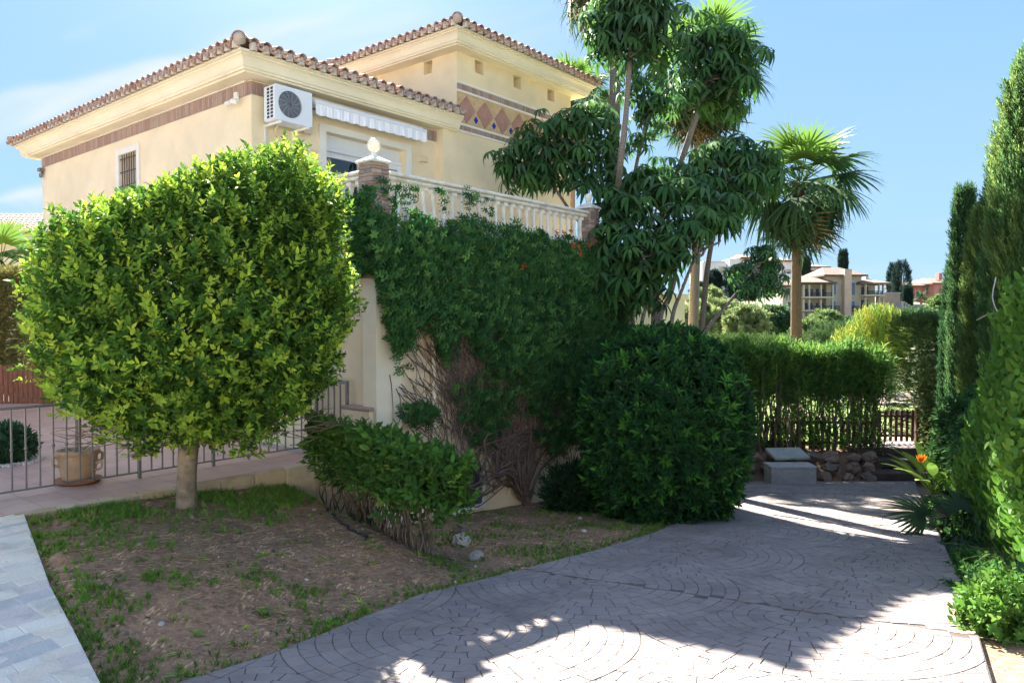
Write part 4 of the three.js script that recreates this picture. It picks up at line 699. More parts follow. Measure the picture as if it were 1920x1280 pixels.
// the clipped round tree in the bed
{
  const r = rng(91), base = V(-3.33, -0.26, -7.6), t = thing('clipped_tree', 'large round clipped tree with glossy yellow green leaves on a short pale trunk', 'tree', base);
  const b = new B(), tp = V(-3.3, 0.62, -7.6);
  b.tube([V(-3.345, -0.32, -7.6), V(-3.34, -0.24, -7.6), V(-3.335, -0.12, -7.6), V(-3.33, 0.1, -7.6), V(-3.31, 0.35, -7.6), tp], (q) => 0.088 + 0.045 * Math.pow(1 - q, 6) + 0.012 * q, 14, false);
  b.build('trunk', bumpy([0.36, 0.28, 0.2], tBark, tBark, 0.012), t);
  for (let k = 0; k < 8; k++) { const a = k / 8 * 6.28 + r(), e = V(-3.17 + Math.cos(a) * 0.8, 1.4 + r() * 0.9, -7.6 + Math.sin(a) * 0.8); limb(new B(), tp.clone().add(V(0, -0.1, 0)), e, 0.06, 0.015, 0.3, r).build('branch', M.twig, t); }
  const c = V(-3.17, 1.86, -7.6), rad = [1.42, 1.43, 1.38];
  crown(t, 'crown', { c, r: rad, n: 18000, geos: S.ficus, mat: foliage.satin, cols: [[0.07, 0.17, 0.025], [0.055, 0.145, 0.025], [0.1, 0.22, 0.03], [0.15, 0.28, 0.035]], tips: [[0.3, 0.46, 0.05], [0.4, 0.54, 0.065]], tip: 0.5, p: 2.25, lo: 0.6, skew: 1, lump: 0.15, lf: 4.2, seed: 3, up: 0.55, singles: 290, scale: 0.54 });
  // bare twigs on the underside
  const u = new B(); for (let k = 0; k < 160; k++) { const a = r() * 6.28, q = Math.sqrt(r()) * 1.1, p = V(-3.1 + Math.cos(a) * q * 1.1, 0.46 + r() * 0.2, -7.6 + Math.sin(a) * q); let d = p.clone().sub(tp).normalize(); d.y = Math.abs(d.y) * 0.3; u.tube([p, p.clone().addScaledVector(d, 0.12).add(V((r() - 0.5) * 0.08, (r() - 0.3) * 0.08, (r() - 0.5) * 0.08)), p.clone().addScaledVector(d, 0.28).add(V((r() - 0.5) * 0.12, (r() - 0.2) * 0.14, (r() - 0.5) * 0.12))], (q2) => 0.005 - 0.003 * q2, 4, false); }
  u.build('bare_twigs', M.twig, t, 'stuff');
}
// low hedge between the bed and the villa
{
  const r = rng(14), A = V(-2.2, 0, -9.05), Z = V(-0.78, 0, -7.38), t = thing('low_hedge', 'low clipped broadleaf hedge with bare stems running from the villa to the lawn', 'hedge', V(-1.5, bedY(-1.5, 8.2), -8.2));
  const dir = Z.clone().sub(A), L = dir.length(); dir.normalize(); const side = V(dir.z, 0, -dir.x), lists = [[], []];
  for (let k = 0; k < 3200; k++) {
    const s = r() * (L + 0.12) + 0.08, w = (r() - 0.5), p = A.clone().addScaledVector(dir, s).addScaledVector(side, w * 0.56 * (1 + 0.3 * fbm(s * 2, 1, 0, 2))), g = bedY(p.x, -p.z);
    const top = 1.0 + 0.3 * fbm(s * 2.8, 4, w * 3, 3), bot = 0.36 + 0.7 * fbm(s * 3.1, w * 3, 8, 3), h = mix(bot, top, Math.pow(r(), 0.6));
    p.y = g + h; const shell = Math.abs(w) > 0.3 || h > top - 0.2; if (!shell && r() < 0.55) continue;
    const d = V(0, 0.6, 0).addScaledVector(side, Math.sign(w) * (Math.abs(w) > 0.28 ? 1 : 0.3)).add(V((r() - 0.5), (r() - 0.4), (r() - 0.5)));
    lists[k % 2].push([p, aim(d, V(r() - 0.5, r(), r() - 0.5)), 0.6 + r() * 0.5, vary(r, [[0.08, 0.2, 0.035], [0.11, 0.25, 0.045], [0.16, 0.3, 0.055], [0.24, 0.36, 0.08]][Math.floor(r() * r() * 4)], 0.3, 0.1)]);
  }
  spread(t, 'foliage', lists, { geos: S.oval, mat: foliage.satin, singles: 240 });
  for (let k = 0; k < 80; k++) { const s = r() * L, p = A.clone().addScaledVector(dir, s).addScaledVector(side, (r() - 0.5) * 0.4), g = bedY(p.x, -p.z); p.y = g - 0.03; const e = p.clone().add(V((r() - 0.5) * 0.3, 0.55 + r() * 0.35, (r() - 0.5) * 0.3)); limb(new B(), p, e, 0.008 + r() * 0.009, 0.004, 0.1, r, 5).build('stem', M.twig, t); }
}
// the climber on the terrace wall
{
  const r = rng(41), t = thing('climbing_vine', 'dark green flowering climber hanging over the terrace wall with a tangle of bare stems', 'vine', [9.17, -1.3, 7.3], { house: true });
  const topY = [[640, 360], [655, 345], [690, 372], [706, 360], [730, 368], [745, 378], [765, 362], [800, 372], [820, 385], [860, 372], [885, 368], [905, 385], [950, 392], [1000, 412], [1060, 428], [1100, 436], [1200, 440]];
  const lowY = [[640, 400], [662, 440], [690, 500], [705, 560], [722, 650], [745, 705], [762, 690], [775, 640], [800, 630], [830, 712], [850, 665], [862, 660], [885, 672], [905, 705], [930, 740], [960, 770], [985, 790], [1010, 820], [1060, 810], [1100, 840], [1200, 840]];
  const lerpL = (L, x) => { for (let k = 0; k + 1 < L.length; k++) if (x <= L[k + 1][0]) return mix(L[k][1], L[k + 1][1], Math.max(0, (x - L[k][0]) / (L[k + 1][0] - L[k][0]))); return L[L.length - 1][1]; };
  const lists = [[], []], cols = [[0.045, 0.145, 0.045], [0.06, 0.18, 0.05], [0.08, 0.21, 0.055], [0.035, 0.12, 0.042], [0.14, 0.29, 0.08]];
  const put = (u, y, n, sc = 1) => { const d = V((r() - 0.5) * 1.2, -0.9 + r() * 1.1, 0.5 + r()); lists[lists[0].length > lists[1].length ? 1 : 0].push([V(u, y, -n), aim(d, V(r() - 0.5, r(), 1)), sc * (0.7 + 0.6 * r()), vary(r, pick(cols), 0.3, 0.1)]); };
  const inPatch = (x, y) => { const e = (cx, cy, a, b) => ((x - cx) / a) ** 2 + ((y - cy) / b) ** 2; return Math.min(e(905, 770, 48, 75), e(775, 776, 42, 24), e(965, 740, 32, 45), e(850, 720, 18, 30) * 1.3, e(1050, 790, 60, 90) * 1.6); };
  for (let k = 0, n = 0; k < 90000 && n < 14500; k++) {
    const u = 6.0 + r() * 6.0, y = -0.8 + r() * 4.2, off = r(), nn = 7.4 - 0.02 - off * 0.3, p = fromUN(u, y, nn), [x, yy] = proj(p);
    const ty = lerpL(topY, x) + (x > 960 ? 16 : 30) + 14 * fbm(x * 0.04, 1, 2, 3), ly = lerpL(lowY, x) + 26 * fbm(x * 0.045, 5, 2, 3);
    const ragged = sm(ly + 4, ly - 70, yy), holes = fbm(u * 1.7, y * 1.7, 3, 3);
    let w = yy > ty && yy < ly ? Math.max(0.16, ragged) * (yy > 560 ? sm(-0.28, 0.06, holes + (ly - yy) / 600) : 1) : 0;
    const e = inPatch(x, yy) + 1.6 * fbm(x * 0.035, yy * 0.035, 4, 3); if (e < 1) w = Math.max(w, sm(0, 0.4, 1 - e) * sm(-0.25, 0.0, holes));
    if (x < 642 || (x < 672 && yy < 340)) w = 0;
    const thick = e < 1 ? 0.6 : 0.25 + 0.75 * sm(0, 60, Math.min(yy - ty, ly - yy));
    if (off > thick) continue;
    if (r() < w) { put(u, y, nn); n++; }
  }
  for (let k = 0; k < 600; k++) { const n = 7.45 + r() * 0.5, y = 2.3 + r() * 1.05 - (n - 7.45) * 0.3, p = fromUN(6.16, y, n), [x, yy] = proj(p); if (x > 645 && r() < sm(0.55, 0.0, n - 7.45)) put(6.18 - r() * 0.16, y, n); void yy; }
  // sprays that climb through the balusters
  for (const [px, py] of [[740, 345], [762, 348], [818, 350], [868, 352], [878, 345], [905, 372], [690, 345], [712, 335], [725, 350]]) { const [u, y] = onN(px, py, 7.42); for (let k = 0; k < 9; k++) put(u + (r() - 0.5) * 0.16, y - r() * 0.32, 7.4 - r() * 0.12, 0.8); }
  spread(t, 'foliage', lists, { geos: S.ivy, mat: foliage.satin });
  // stems
  const base = V(9.17, -1.3, -7.28), main = new B();
  const knots = [[930, 905], [950, 870], [1010, 860], [960, 820], [905, 850], [1000, 800], [925, 790], [1050, 820], [880, 790], [985, 760], [1040, 720]];
  for (let k = 0; k < 20; k++) { const w = knots[k % knots.length], [u, y] = onN(w[0] + (r() - 0.5) * 40, w[1] + (r() - 0.5) * 30, 7.3), [u2, y2] = onN(800 + r() * 330, 520 + r() * 150, 7.3); const P = [base.clone().add(V((r() - 0.5) * 0.12, 0, (r() - 0.5) * 0.08)), V(9.17 + (u - 9.17) * 0.3 + (r() - 0.5) * 0.1, mix(-1.3, y, 0.55), -(7.24 + r() * 0.1)), V(u, y, -(7.3 + (r() - 0.5) * 0.12)), V(mix(u, u2, 0.5) + (r() - 0.5) * 0.4, mix(y, y2, 0.5), -(7.32 + (r() - 0.5) * 0.1)), V(u2, y2, -7.34)]; new B().tube(new THREE.CatmullRomCurve3(P).getPoints(30), (q) => mix(0.018 + 0.012 * ((k * 7) % 5) / 5, 0.006, q), 6, false).build('stem', M.vineStem, t); }
  for (let k = 0; k < 16; k++) { const q = (x, y, n) => { const [u, yy] = onN(x, y, n); return V(u, yy, -n); }, x0 = 885 + r() * 120, y0 = 800 + r() * 70, n = 7.1 + r() * 0.22; new B().tube(new THREE.CatmullRomCurve3([base.clone().add(V((r() - 0.5) * 0.1, 0.1 + r() * 0.3, 0)), q(960 + (r() - 0.5) * 50, 900 - r() * 40, n), q(x0 - 25 + r() * 30, y0 + 60 + r() * 25, n), q(x0 - 30 + r() * 25, y0, n), q(x0 + 40 + r() * 60, y0 - 60 + r() * 40, 7.32)]).getPoints(28), 0.009 + r() * 0.011, 6, false).build('stem', M.vineStem, t); }
  new B().tube([base.clone().add(V(0, -0.05, 0)), V(9.17, -1.15, -7.27), V(9.12, -0.95, -7.27), V(9.05, -0.75, -7.28)], (q) => 0.075 - 0.03 * q, 9, false).build('stem', M.vineStem, t);
  for (const [x0, y0, x1, y1, x2, y2] of [[900, 905, 890, 950, 960, 900], [935, 880, 925, 925, 975, 880], [1010, 860, 1070, 890, 1065, 800], [980, 850, 1030, 870, 1060, 830]]) { const q = (x, y) => { const [u, yy] = onN(x, y, 7.28); return V(u, yy, -7.28); }; new B().tube(new THREE.CatmullRomCurve3([q(960, 830), q(x0, y0), q(x1, y1), q(x2, y2)]).getPoints(24), 0.008, 5, false).build('stem', M.vineStem, t); }
  for (let k = 0; k < 1100; k++) { const x = 730 + r() * 400, y = 560 + r() * 240, dens = Math.exp(-(((x - 950) / 120) ** 2)) + 0.25; if (r() > dens) continue; const [u, yy] = onN(x, y, 7.34); let p = V(u, yy, -(7.36 - r() * 0.16)), d = V((9.2 - u) * 0.25 + (r() - 0.5) * 0.9, -0.8 + (r() - 0.5) * 0.9, 0); const P = [p.clone()]; for (let j = 0; j < 6; j++) { p = p.clone().addScaledVector(d, 0.11 + r() * 0.06); p.z += (r() - 0.5) * 0.05; p.z = Math.min(-7.16, Math.max(-7.4, p.z)); d = d.clone().add(V((r() - 0.5) * 0.9, (r() - 0.55) * 0.6, 0)); if (p.y < -1.1) break; P.push(p); } if (P.length > 2) main.tube(P, (q) => mix(0.0075, 0.003, q), 4, false); }
  for (let k = 0; k < 150; k++) { const x = 855 + r() * 180, y = 585 + r() * 110, [u, yy] = onN(x, y, 7.3), L2 = 0.3 + r() * 0.75, n = 7.24 + r() * 0.13, P = []; for (let j = 0; j <= 6; j++) P.push(V(u + 0.1 * Math.sin(j * 0.9 + k) * (j / 6) + (r() - 0.5) * 0.03, yy - L2 * j / 6, -(n + (r() - 0.5) * 0.03))); main.tube(P, 0.0035, 4, false); }
  main.build('thin_stems', bumpy([0.19, 0.13, 0.11], tBark, tBark, 0.002), t, 'stuff');
  for (const [x, y] of [[1040, 436], [1054, 435], [1072, 458], [1084, 466], [1086, 478], [1103, 461], [978, 499], [1067, 432]]) { const [u, yy] = onN(x, y, 6.98), b = new B(); for (let k = 0; k < 9; k++) { const d = V((r() - 0.5) * 1.4, -0.4 + r() * 0.8, 0.4 + r() * 0.6); b.leaf(V(u, yy, -6.98).add(V((r() - 0.5) * 0.06, (r() - 0.5) * 0.05, 0)), d, V(0, 1, 0.2), 0.085, 0.03, 0.3, 0.2, 3); } b.build('flower', leafMat([0.75, 0.2, 0.03], { coat: 0.1 }), t); }
  const dp = thing('downpipe', 'cream rainwater downpipe on the terrace wall behind the climber', 'pipe', [7.07, -1.2, 7.39], { house: true });
  { const [u] = onN(813, 720, 7.37); new B().tube([V(u, -1.4, -7.37), V(u, 2.3, -7.37)], 0.035, 10).build('pipe', M.trim, dp); for (const y of [-0.5, 0.7, 1.8]) new B().hb(u - 0.045, u + 0.045, y, y + 0.03, 7.33, 7.42, 0.006).build('clip', M.trim, dp); }
}
// big round shrub and small plants by the wall
{
  const c = V(2.2, 0.09, -10.75), t = thing('round_shrub', 'huge dark green ball shaped shrub at the edge of the driveway', 'shrub', V(2.2, -1.13, -10.75));
  crown(t, 'foliage', { c, r: [1.13, 1.4, 1.13], n: 7600, geos: S.whorl, mat: foliage.gloss, cols: [[0.018, 0.075, 0.022], [0.024, 0.09, 0.026], [0.036, 0.115, 0.028]], tips: [[0.08, 0.25, 0.035]], tip: 0.22, p: 2.35, lo: 0.7, lump: 0.07, lf: 3, seed: 8, up: 0.3, scale: 1.15, singles: 200 });
  const r = rng(5); for (let k = 0; k < 9; k++) { const a = r() * 6.28; limb(new B(), V(2.2 + Math.cos(a) * 0.12, -1.2, -10.75 + Math.sin(a) * 0.12), V(2.2 + Math.cos(a) * 0.8, 0.2 + r() * 0.5, -10.75 + Math.sin(a) * 0.8), 0.03, 0.01, 0.2, r).build('stem', M.twig, t); }
  const t2 = thing('dark_shrub', 'low dark shrub in deep shade between the vine stems and the round shrub', 'shrub', V(0.75, -1.25, -11.4));
  crown(t2, 'foliage', { c: V(0.98, -0.98, -11.3), r: [0.42, 0.36, 0.4], n: 900, geos: S.lance, mat: foliage.dull, cols: [[0.03, 0.08, 0.03], [0.045, 0.1, 0.035]], lo: 0.3, seed: 9, scale: 0.8 });
  for (let k = 0; k < 6; k++) limb(new B(), V(0.72 + (r() - 0.5) * 0.4, -1.25, -11.35), V(0.72 + (r() - 0.5) * 0.9, -0.8, -11.3), 0.012, 0.005, 0.1, r, 5).build('stem', M.twig, t2);
}
// stones at the end of the low hedge
{
  const r = rng(61), rock = (name, label, p, s, group) => { const g = new THREE.IcosahedronGeometry(1, 2), a = g.attributes.position; for (let k = 0; k < a.count; k++) { const q = V(a.getX(k), a.getY(k), a.getZ(k)), f = 1 + 0.75 * fbm(q.x * 1.3 + p.x * 7, q.y * 1.1, q.z * 1.1 + p.z * 5, 2) + 0.14 * fbm(q.x * 3 + p.x, q.y * 3, q.z * 3 + p.z * 3, 3); a.setXYZ(k, q.x * f * s[0], q.y * f * s[1], q.z * f * s[2]); } { const N = g.attributes.normal; g.computeVertexNormals(); void N; } const u = g.attributes.uv; for (let k = 0; k < u.count; k++) u.setXY(k, u.getX(k) * 1.2, u.getY(k) * 0.6); const o = new THREE.Mesh(g, rockM[[0, 1, 3][Math.floor(r() * 3)]]); o.name = numbered(name); o.position.copy(p); o.rotation.y = r() * 6; o.castShadow = o.receiveShadow = true; scene.add(o); tag(o, label, 'rock', group); return o; };
  const rockM = [[0.26, 0.17, 0.13], [0.3, 0.2, 0.15], [0.5, 0.43, 0.37], [0.22, 0.16, 0.13]].map((c) => bumpy(c, tStain, tGrain, 0.01));
  globalThis.rock = rock;
  const onBed = (x, y, lift) => { let D = 7; for (let k = 0; k < 14; k++) { const p = at(x, y, D), h = bedY(p.x, D); D *= (EYE - h) / (EYE - p.y); } const p = at(x, y, D); return V(p.x, bedY(p.x, D) + lift, -D); };
  rock('rock', 'pale angular rock at the end of the low hedge', onBed(866, 1022, 0.05), [0.13, 0.085, 0.1]).material = rockM[2];
  rock('rock', 'brown rock tucked under the low hedge behind the pale rock', onBed(862, 1000, 0.05), [0.1, 0.08, 0.09]).material = rockM[1];
  rock('rock', 'flat grey rock beside the bed edge below the pale rock', onBed(893, 1046, 0.02), [0.11, 0.045, 0.08]).material = rockM[2];
  rock('rock', 'flat brown stone beside the kerb end near the low hedge', onBed(590, 912, 0.02), [0.16, 0.03, 0.09]).material = rockM[3];
}
// ------------------------------------------------------------------ umbrella trees, palms, cypresses, hedges
{
  const umb = (seed, n, L, W) => { const b = new B(), r = rng(seed); for (let k = 0; k < n; k++) { const a = k / n * Math.PI * 2 + (r() - 0.5) * 0.3, e = -0.12 + (r() - 0.5) * 0.4, d = V(Math.cos(a), e, Math.sin(a)); const st = d.clone().multiplyScalar(0.05); b.tube([V(0, 0, 0), st], 0.004, 3, false); b.leaf(st, d, V(-Math.cos(a) * e, 1, -Math.sin(a) * e), L * (0.8 + 0.35 * r()), W, 0.18, 0.6 + r() * 0.4, 5); } b.tube([V(0, -0.34, 0), V(0.01, -0.15, 0), V(0, 0, 0)], 0.006, 4, false); return b.geo(); };
  const G = [umb(1, 10, 0.27, 0.075), umb(2, 11, 0.3, 0.07), umb(3, 9, 0.25, 0.078)];
  const shades = { green: [[0.05, 0.145, 0.042], [0.07, 0.175, 0.045], [0.09, 0.205, 0.05]] };
  const lm = {}; for (const k in shades) lm[k] = shades[k].map((c) => leafMat(c, { coat: 0.14, cr: 0.35, through: 0.45 }));
  const umbrella = (label, seed, tips, trunks, o = {}) => {
    const r = rng(seed), t0 = at(...trunks[0][trunks[0].length - 1]), t = thing('umbrella_tree', label, 'tree', V(t0.x, t0.y, t0.z));
    const ends = [];
    for (const tr of trunks) { const P = tr.map((q) => at(...q)), w = tr.w ?? o.w ?? 0.05; new B().tube(new THREE.CatmullRomCurve3(P).getPoints(28), (q) => mix(w * 0.7, w * 1.25, q), 9, false).build('trunk', M.greyTrunk, t); ends.push(P[0], P[Math.min(1, P.length - 1)], ...P.slice(0, Math.max(1, P.length - 2))); }
    for (const [x, y, D, k] of tips) {
      const c = at(x, y, D + (r() - 0.5) * 0.5), sc = (o.scale ?? 1) * (k ?? 1); let e = ends[0]; for (const q of ends) if (q.distanceTo(c) < e.distanceTo(c)) e = q;
      const bp = c.clone().add(V(0, -0.25 * sc, 0)); if (e.distanceTo(bp) > 0.15) limb(new B(), e, bp, 0.03 * sc, 0.014 * sc, 0.18, r, 6).build('branch', M.greyTrunk, t);
      const n = o.per ?? 13, ms = lm.green, off = r() * 6;
      for (let j = 0; j < n; j++) { const a = j * 2.4 + off, el = j < 2 ? 1.1 : 0.95 - (j / n) * 1.5 + (r() - 0.5) * 0.3, d = V(Math.cos(a) * Math.cos(el), Math.sin(el), Math.sin(a) * Math.cos(el)); piece('leaf', G[Math.floor(r() * 3)], ms[Math.floor(r() * ms.length)], t, c.clone().addScaledVector(d, (0.14 + r() * 0.36) * sc), aim(V(d.x * 0.55, 0.85 + d.y * 0.2, d.z * 0.55), V(r() - 0.5, 0, r() - 0.5)), sc * (0.65 + r() * 0.5)); }
    }
    return t;
  };
  umbrella('tall umbrella tree whose crown reaches the top of the view on a thin straight trunk', 21, [[1130, 62, 13.1], [1158, 14, 13.4], [1185, 78, 13.0], [1215, 34, 13.4], [1236, 88, 13.2], [1200, -22, 13.3], [1148, 98, 12.9], [1246, 22, 13.6], [1180, 20, 13.0], [1172, 46, 13.2], [1206, 8, 13.1], [1140, 30, 13.3], [1160, -40, 13.4]], [[[1184, 70, 13.1], [1180, 130, 13.1], [1173, 220, 13.1], [1163, 310, 13.1], [1155, 420, 14.6], [1150, 720, 15]]], { w: 0.055 });
  umbrella('umbrella tree with a leaning grey trunk and a broad dark crown against the sky', 22, [[1288, 84, 17.0], [1330, 62, 17.1], [1378, 76, 16.9], [1398, 104, 17.0], [1300, 140, 16.8], [1350, 122, 16.7], [1386, 150, 17.0], [1332, 190, 16.9], [1372, 200, 17.1], [1290, 186, 17.2], [1340, 150, 17.4], [1310, 100, 17.4]], [[[1325, 150, 17.0], [1318, 182, 17.0], [1300, 235, 16.95], [1272, 318, 16.9], [1250, 372, 16.9], [1236, 440, 16.9], [1225, 720, 16.9]]], { w: 0.075, scale: 1.15 });
  umbrella('thin crowned umbrella tree standing behind the two tall umbrella trunks', 23, [[1190, 172, 16], [1226, 152, 16.2], [1250, 192, 16], [1204, 216, 16], [1235, 246, 16.1], [1198, 268, 16], [1180, 140, 16.3], [1222, 196, 15.8]], [[[1215, 200, 16], [1205, 260, 16], [1190, 330, 16], [1186, 690, 16]]], { w: 0.04, per: 9, scale: 0.85 });
  umbrella('low spreading umbrella tree overhanging the far end of the terrace balustrade', 24, [[952, 304, 14.5], [985, 276, 14.4], [1028, 248, 14.4], [1078, 232, 14.3], [1120, 222, 14.4], [1048, 292, 14.2], [1098, 284, 14.2], [1000, 318, 14.3], [1138, 262, 14.4], [1080, 332, 14.2], [1128, 322, 14.1], [1146, 356, 14], [1030, 330, 14.4], [985, 330, 14.6]], [Object.assign([[1092, 300, 14.3], [1096, 340, 14.3], [1104, 385, 14.3], [1130, 470, 14.2], [1140, 720, 14.2]], { w: 0.035 }), Object.assign([[1010, 300, 14.4], [1036, 345, 14.4], [1064, 388, 14.3], [1120, 470, 14.2], [1138, 720, 14.2]], { w: 0.03 })], {});
  umbrella('dense dark umbrella tree filling the space right of the terrace above the round shrub', 25, [[1180, 402, 13.3], [1228, 366, 13.5], [1280, 376, 13.6], [1200, 462, 13], [1250, 432, 13.1], [1298, 425, 13.2], [1338, 404, 13.6], [1344, 412, 13.4], [1182, 520, 12.9], [1232, 506, 12.9], [1266, 472, 13], [1150, 436, 13.2], [1360, 410, 13.7], [1210, 556, 13], [1160, 488, 12.9], [1256, 470, 12.8], [1150, 540, 12.9], [1225, 330, 13.8], [1165, 372, 13.9], [1198, 346, 14.2], [1252, 332, 14.3], [1300, 350, 14.2], [1316, 378, 13.9], [1140, 402, 13.8]], [Object.assign([[1300, 490, 13.2], [1278, 545, 13.2], [1262, 590, 13.2], [1252, 720, 13.2]], { w: 0.035 }), Object.assign([[1270, 480, 13.1], [1262, 540, 13.1], [1240, 590, 13.1], [1236, 720, 13.1]], { w: 0.04 }), Object.assign([[1225, 470, 13], [1232, 545, 13], [1210, 580, 13], [1190, 720, 13]], { w: 0.03 })], { per: 13 });
  umbrella('umbrella tree beside the free standing palm, behind the dense dark one', 26, [[1318, 306, 15], [1358, 286, 15.2], [1398, 292, 15.1], [1340, 342, 14.9], [1386, 334, 15], [1410, 345, 15.2], [1436, 322, 15.4], [1424, 300, 15.6], [1300, 336, 15], [1384, 384, 15], [1372, 374, 14.8], [1340, 290, 15.6]], [[[1360, 330, 15], [1350, 390, 15], [1330, 480, 15], [1310, 690, 15]]], { w: 0.05 });
  umbrella('small umbrella tree on a slanting dark stem in front of the far white houses', 27, [[1388, 512, 13], [1420, 486, 13.1], [1438, 530, 12.9], [1448, 502, 13.2], [1404, 540, 12.8], [1436, 470, 13.3], [1455, 540, 13]], [Object.assign([[1414, 505, 13], [1396, 532, 13], [1366, 568, 13], [1330, 612, 13], [1290, 690, 13]], { w: 0.028 })], { scale: 0.62, per: 9 });
}
{
  // fan palms
  const fan = (seed, n, L, pet, tipDroop, spreadA) => { const b = new B(), r = rng(seed); b.tube([V(0, 0, 0), V(0, pet * 0.5, 0.02), V(0, pet, 0)], (t) => 0.022 - 0.01 * t, 5, false); for (let k = 0; k < n; k++) { const a = (k / (n - 1) - 0.5) * 2 * spreadA, l = L * (0.72 + 0.28 * Math.cos(a * 0.55)) * (0.92 + 0.16 * r()), d = V(Math.sin(a), Math.cos(a), 0.06 * Math.cos(k * Math.PI)); b.leaf(V(0, pet, 0), d, V(0, 0, 1), l, 0.085 * L, 0.2, tipDroop * (0.6 + 0.8 * r()), 5); if (r() < 0.5) { const q = V(0, pet, 0).addScaledVector(d, l * 0.9).add(V(0, 0, -tipDroop * l * 0.8)); b.tube([q, q.clone().addScaledVector(d, 0.05).add(V(0, -0.02, -0.14))], 0.002, 3, false); } } return b.geo(); };
  const FG = [fan(31, 26, 0.95, 1.0, 0.28, 1.9), fan(32, 28, 1.0, 1.05, 0.5, 2.0), fan(33, 26, 1.0, 0.95, 1.05, 1.7)];
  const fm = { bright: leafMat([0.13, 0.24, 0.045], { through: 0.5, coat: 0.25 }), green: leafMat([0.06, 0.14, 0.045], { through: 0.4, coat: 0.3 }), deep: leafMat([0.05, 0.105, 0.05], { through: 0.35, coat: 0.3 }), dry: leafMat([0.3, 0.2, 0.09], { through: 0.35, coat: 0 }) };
  const palm = (name, label, px, py, D, o) => {
    const r = rng(o.seed), c = at(px, py, D), base = o.base.isVector3 ? o.base : at(...o.base), t = thing(name, label, 'palm tree', base), s = o.s ?? 1;
    if (o.r) new B().tube([...Array(14)].map((_, k) => { const q = k / 13; return base.clone().lerp(c, q).add(V(0.07 * Math.sin(q * 3 + o.seed), -0.1, 0)); }), (q) => o.r * (1.15 - 0.25 * q + 0.35 * Math.pow(1 - q, 8)), 14, false).build('trunk', o.tm ?? M.palmTrunk, t);
    if (o.boots) { const b = new B(); for (let k = 0; k < 40; k++) { const a = k * 2.4, y = -0.1 - k * 0.012, d = V(Math.cos(a), 0.9, Math.sin(a)); b.leaf(c.clone().add(V(Math.cos(a) * o.r * 0.8, y, Math.sin(a) * o.r * 0.8)), d, V(-Math.cos(a), 0.5, -Math.sin(a)), 0.22 * s, 0.06, 0.1, 0, 3); } b.build('leaf_bases', std([0.3, 0.15, 0.08]), t); }
    for (let k = 0; k < o.n; k++) {
      const f = Math.pow((k + 0.5) / o.n, 0.8), a = k * 2.3999 + o.seed, el = mix(1.45, o.low ?? -1.15, Math.pow(f, 0.85)) + (r() - 0.5) * 0.22, d = V(Math.cos(a) * Math.cos(el), Math.sin(el), Math.sin(a) * Math.cos(el));
      const q = aim(d, el > 1.2 ? V(-Math.cos(a), 0.2, -Math.sin(a)) : UP).multiply(new THREE.Quaternion().setFromAxisAngle(V(0, 1, 0), (r() - 0.5) * 1.1));
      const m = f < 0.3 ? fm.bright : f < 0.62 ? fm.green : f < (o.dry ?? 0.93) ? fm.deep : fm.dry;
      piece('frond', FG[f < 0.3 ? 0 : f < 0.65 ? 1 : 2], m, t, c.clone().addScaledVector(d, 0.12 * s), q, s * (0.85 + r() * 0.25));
    }
    return t;
  };
  palm('fan_palm', 'fan palm with a thick bare trunk standing free between the umbrella trees and the cypresses', 1502, 342, 22, { seed: 3, n: 56, r: 0.135, base: [1494, 668, 22], boots: true, tm: bumpy([0.135, 0.088, 0.062], tRing, tRing, 0.018), s: 0.98, low: -1.4 });
  palm('fan_palm', 'tallest fan palm, grey trunk behind the umbrella trees, crown cut by the top edge', 1150, -82, 17.5, { seed: 5, n: 36, r: 0.14, base: V(2.3, -1.5, -17.5), tm: M.greyTrunk, s: 0.92, low: -1.3, dry: 0.8 });
  palm('fan_palm', 'fan palm whose skirt of fronds hangs behind the leaning umbrella tree', 1316, 128, 19.5, { seed: 7, n: 40, r: 0.12, base: V(4.55, -1.5, -19.5), tm: M.greyTrunk, s: 0.92, low: -1.4, dry: 0.9 });
  palm('fan_palm', 'fan palm crown just showing behind the right end of the tower', 1076, 176, 25, { seed: 9, n: 30, r: 0.14, base: V(2.0, -1.5, -25), s: 0.8, low: -1.2 });
  palm('fan_palm', 'low fan palm with bright fronds behind the clipped hedge at the left', 0, 512, 19, { seed: 11, n: 16, r: 0.1, base: V(-13.0, -0.4, -19), s: 0.75, low: -0.1 });
  // young palms by the right edge of the driveway
  const dk = palm('young_fan_palm', 'young dark green fan palm leaning over the right edge of the driveway', 1806, 1030, 8.9, { seed: 13, n: 11, base: V(5.35, -1.0, -8.9), s: 0.46, low: 0.2 });
  dk.children.forEach((c) => { c.material = fm.deep; });
  void dk;
}
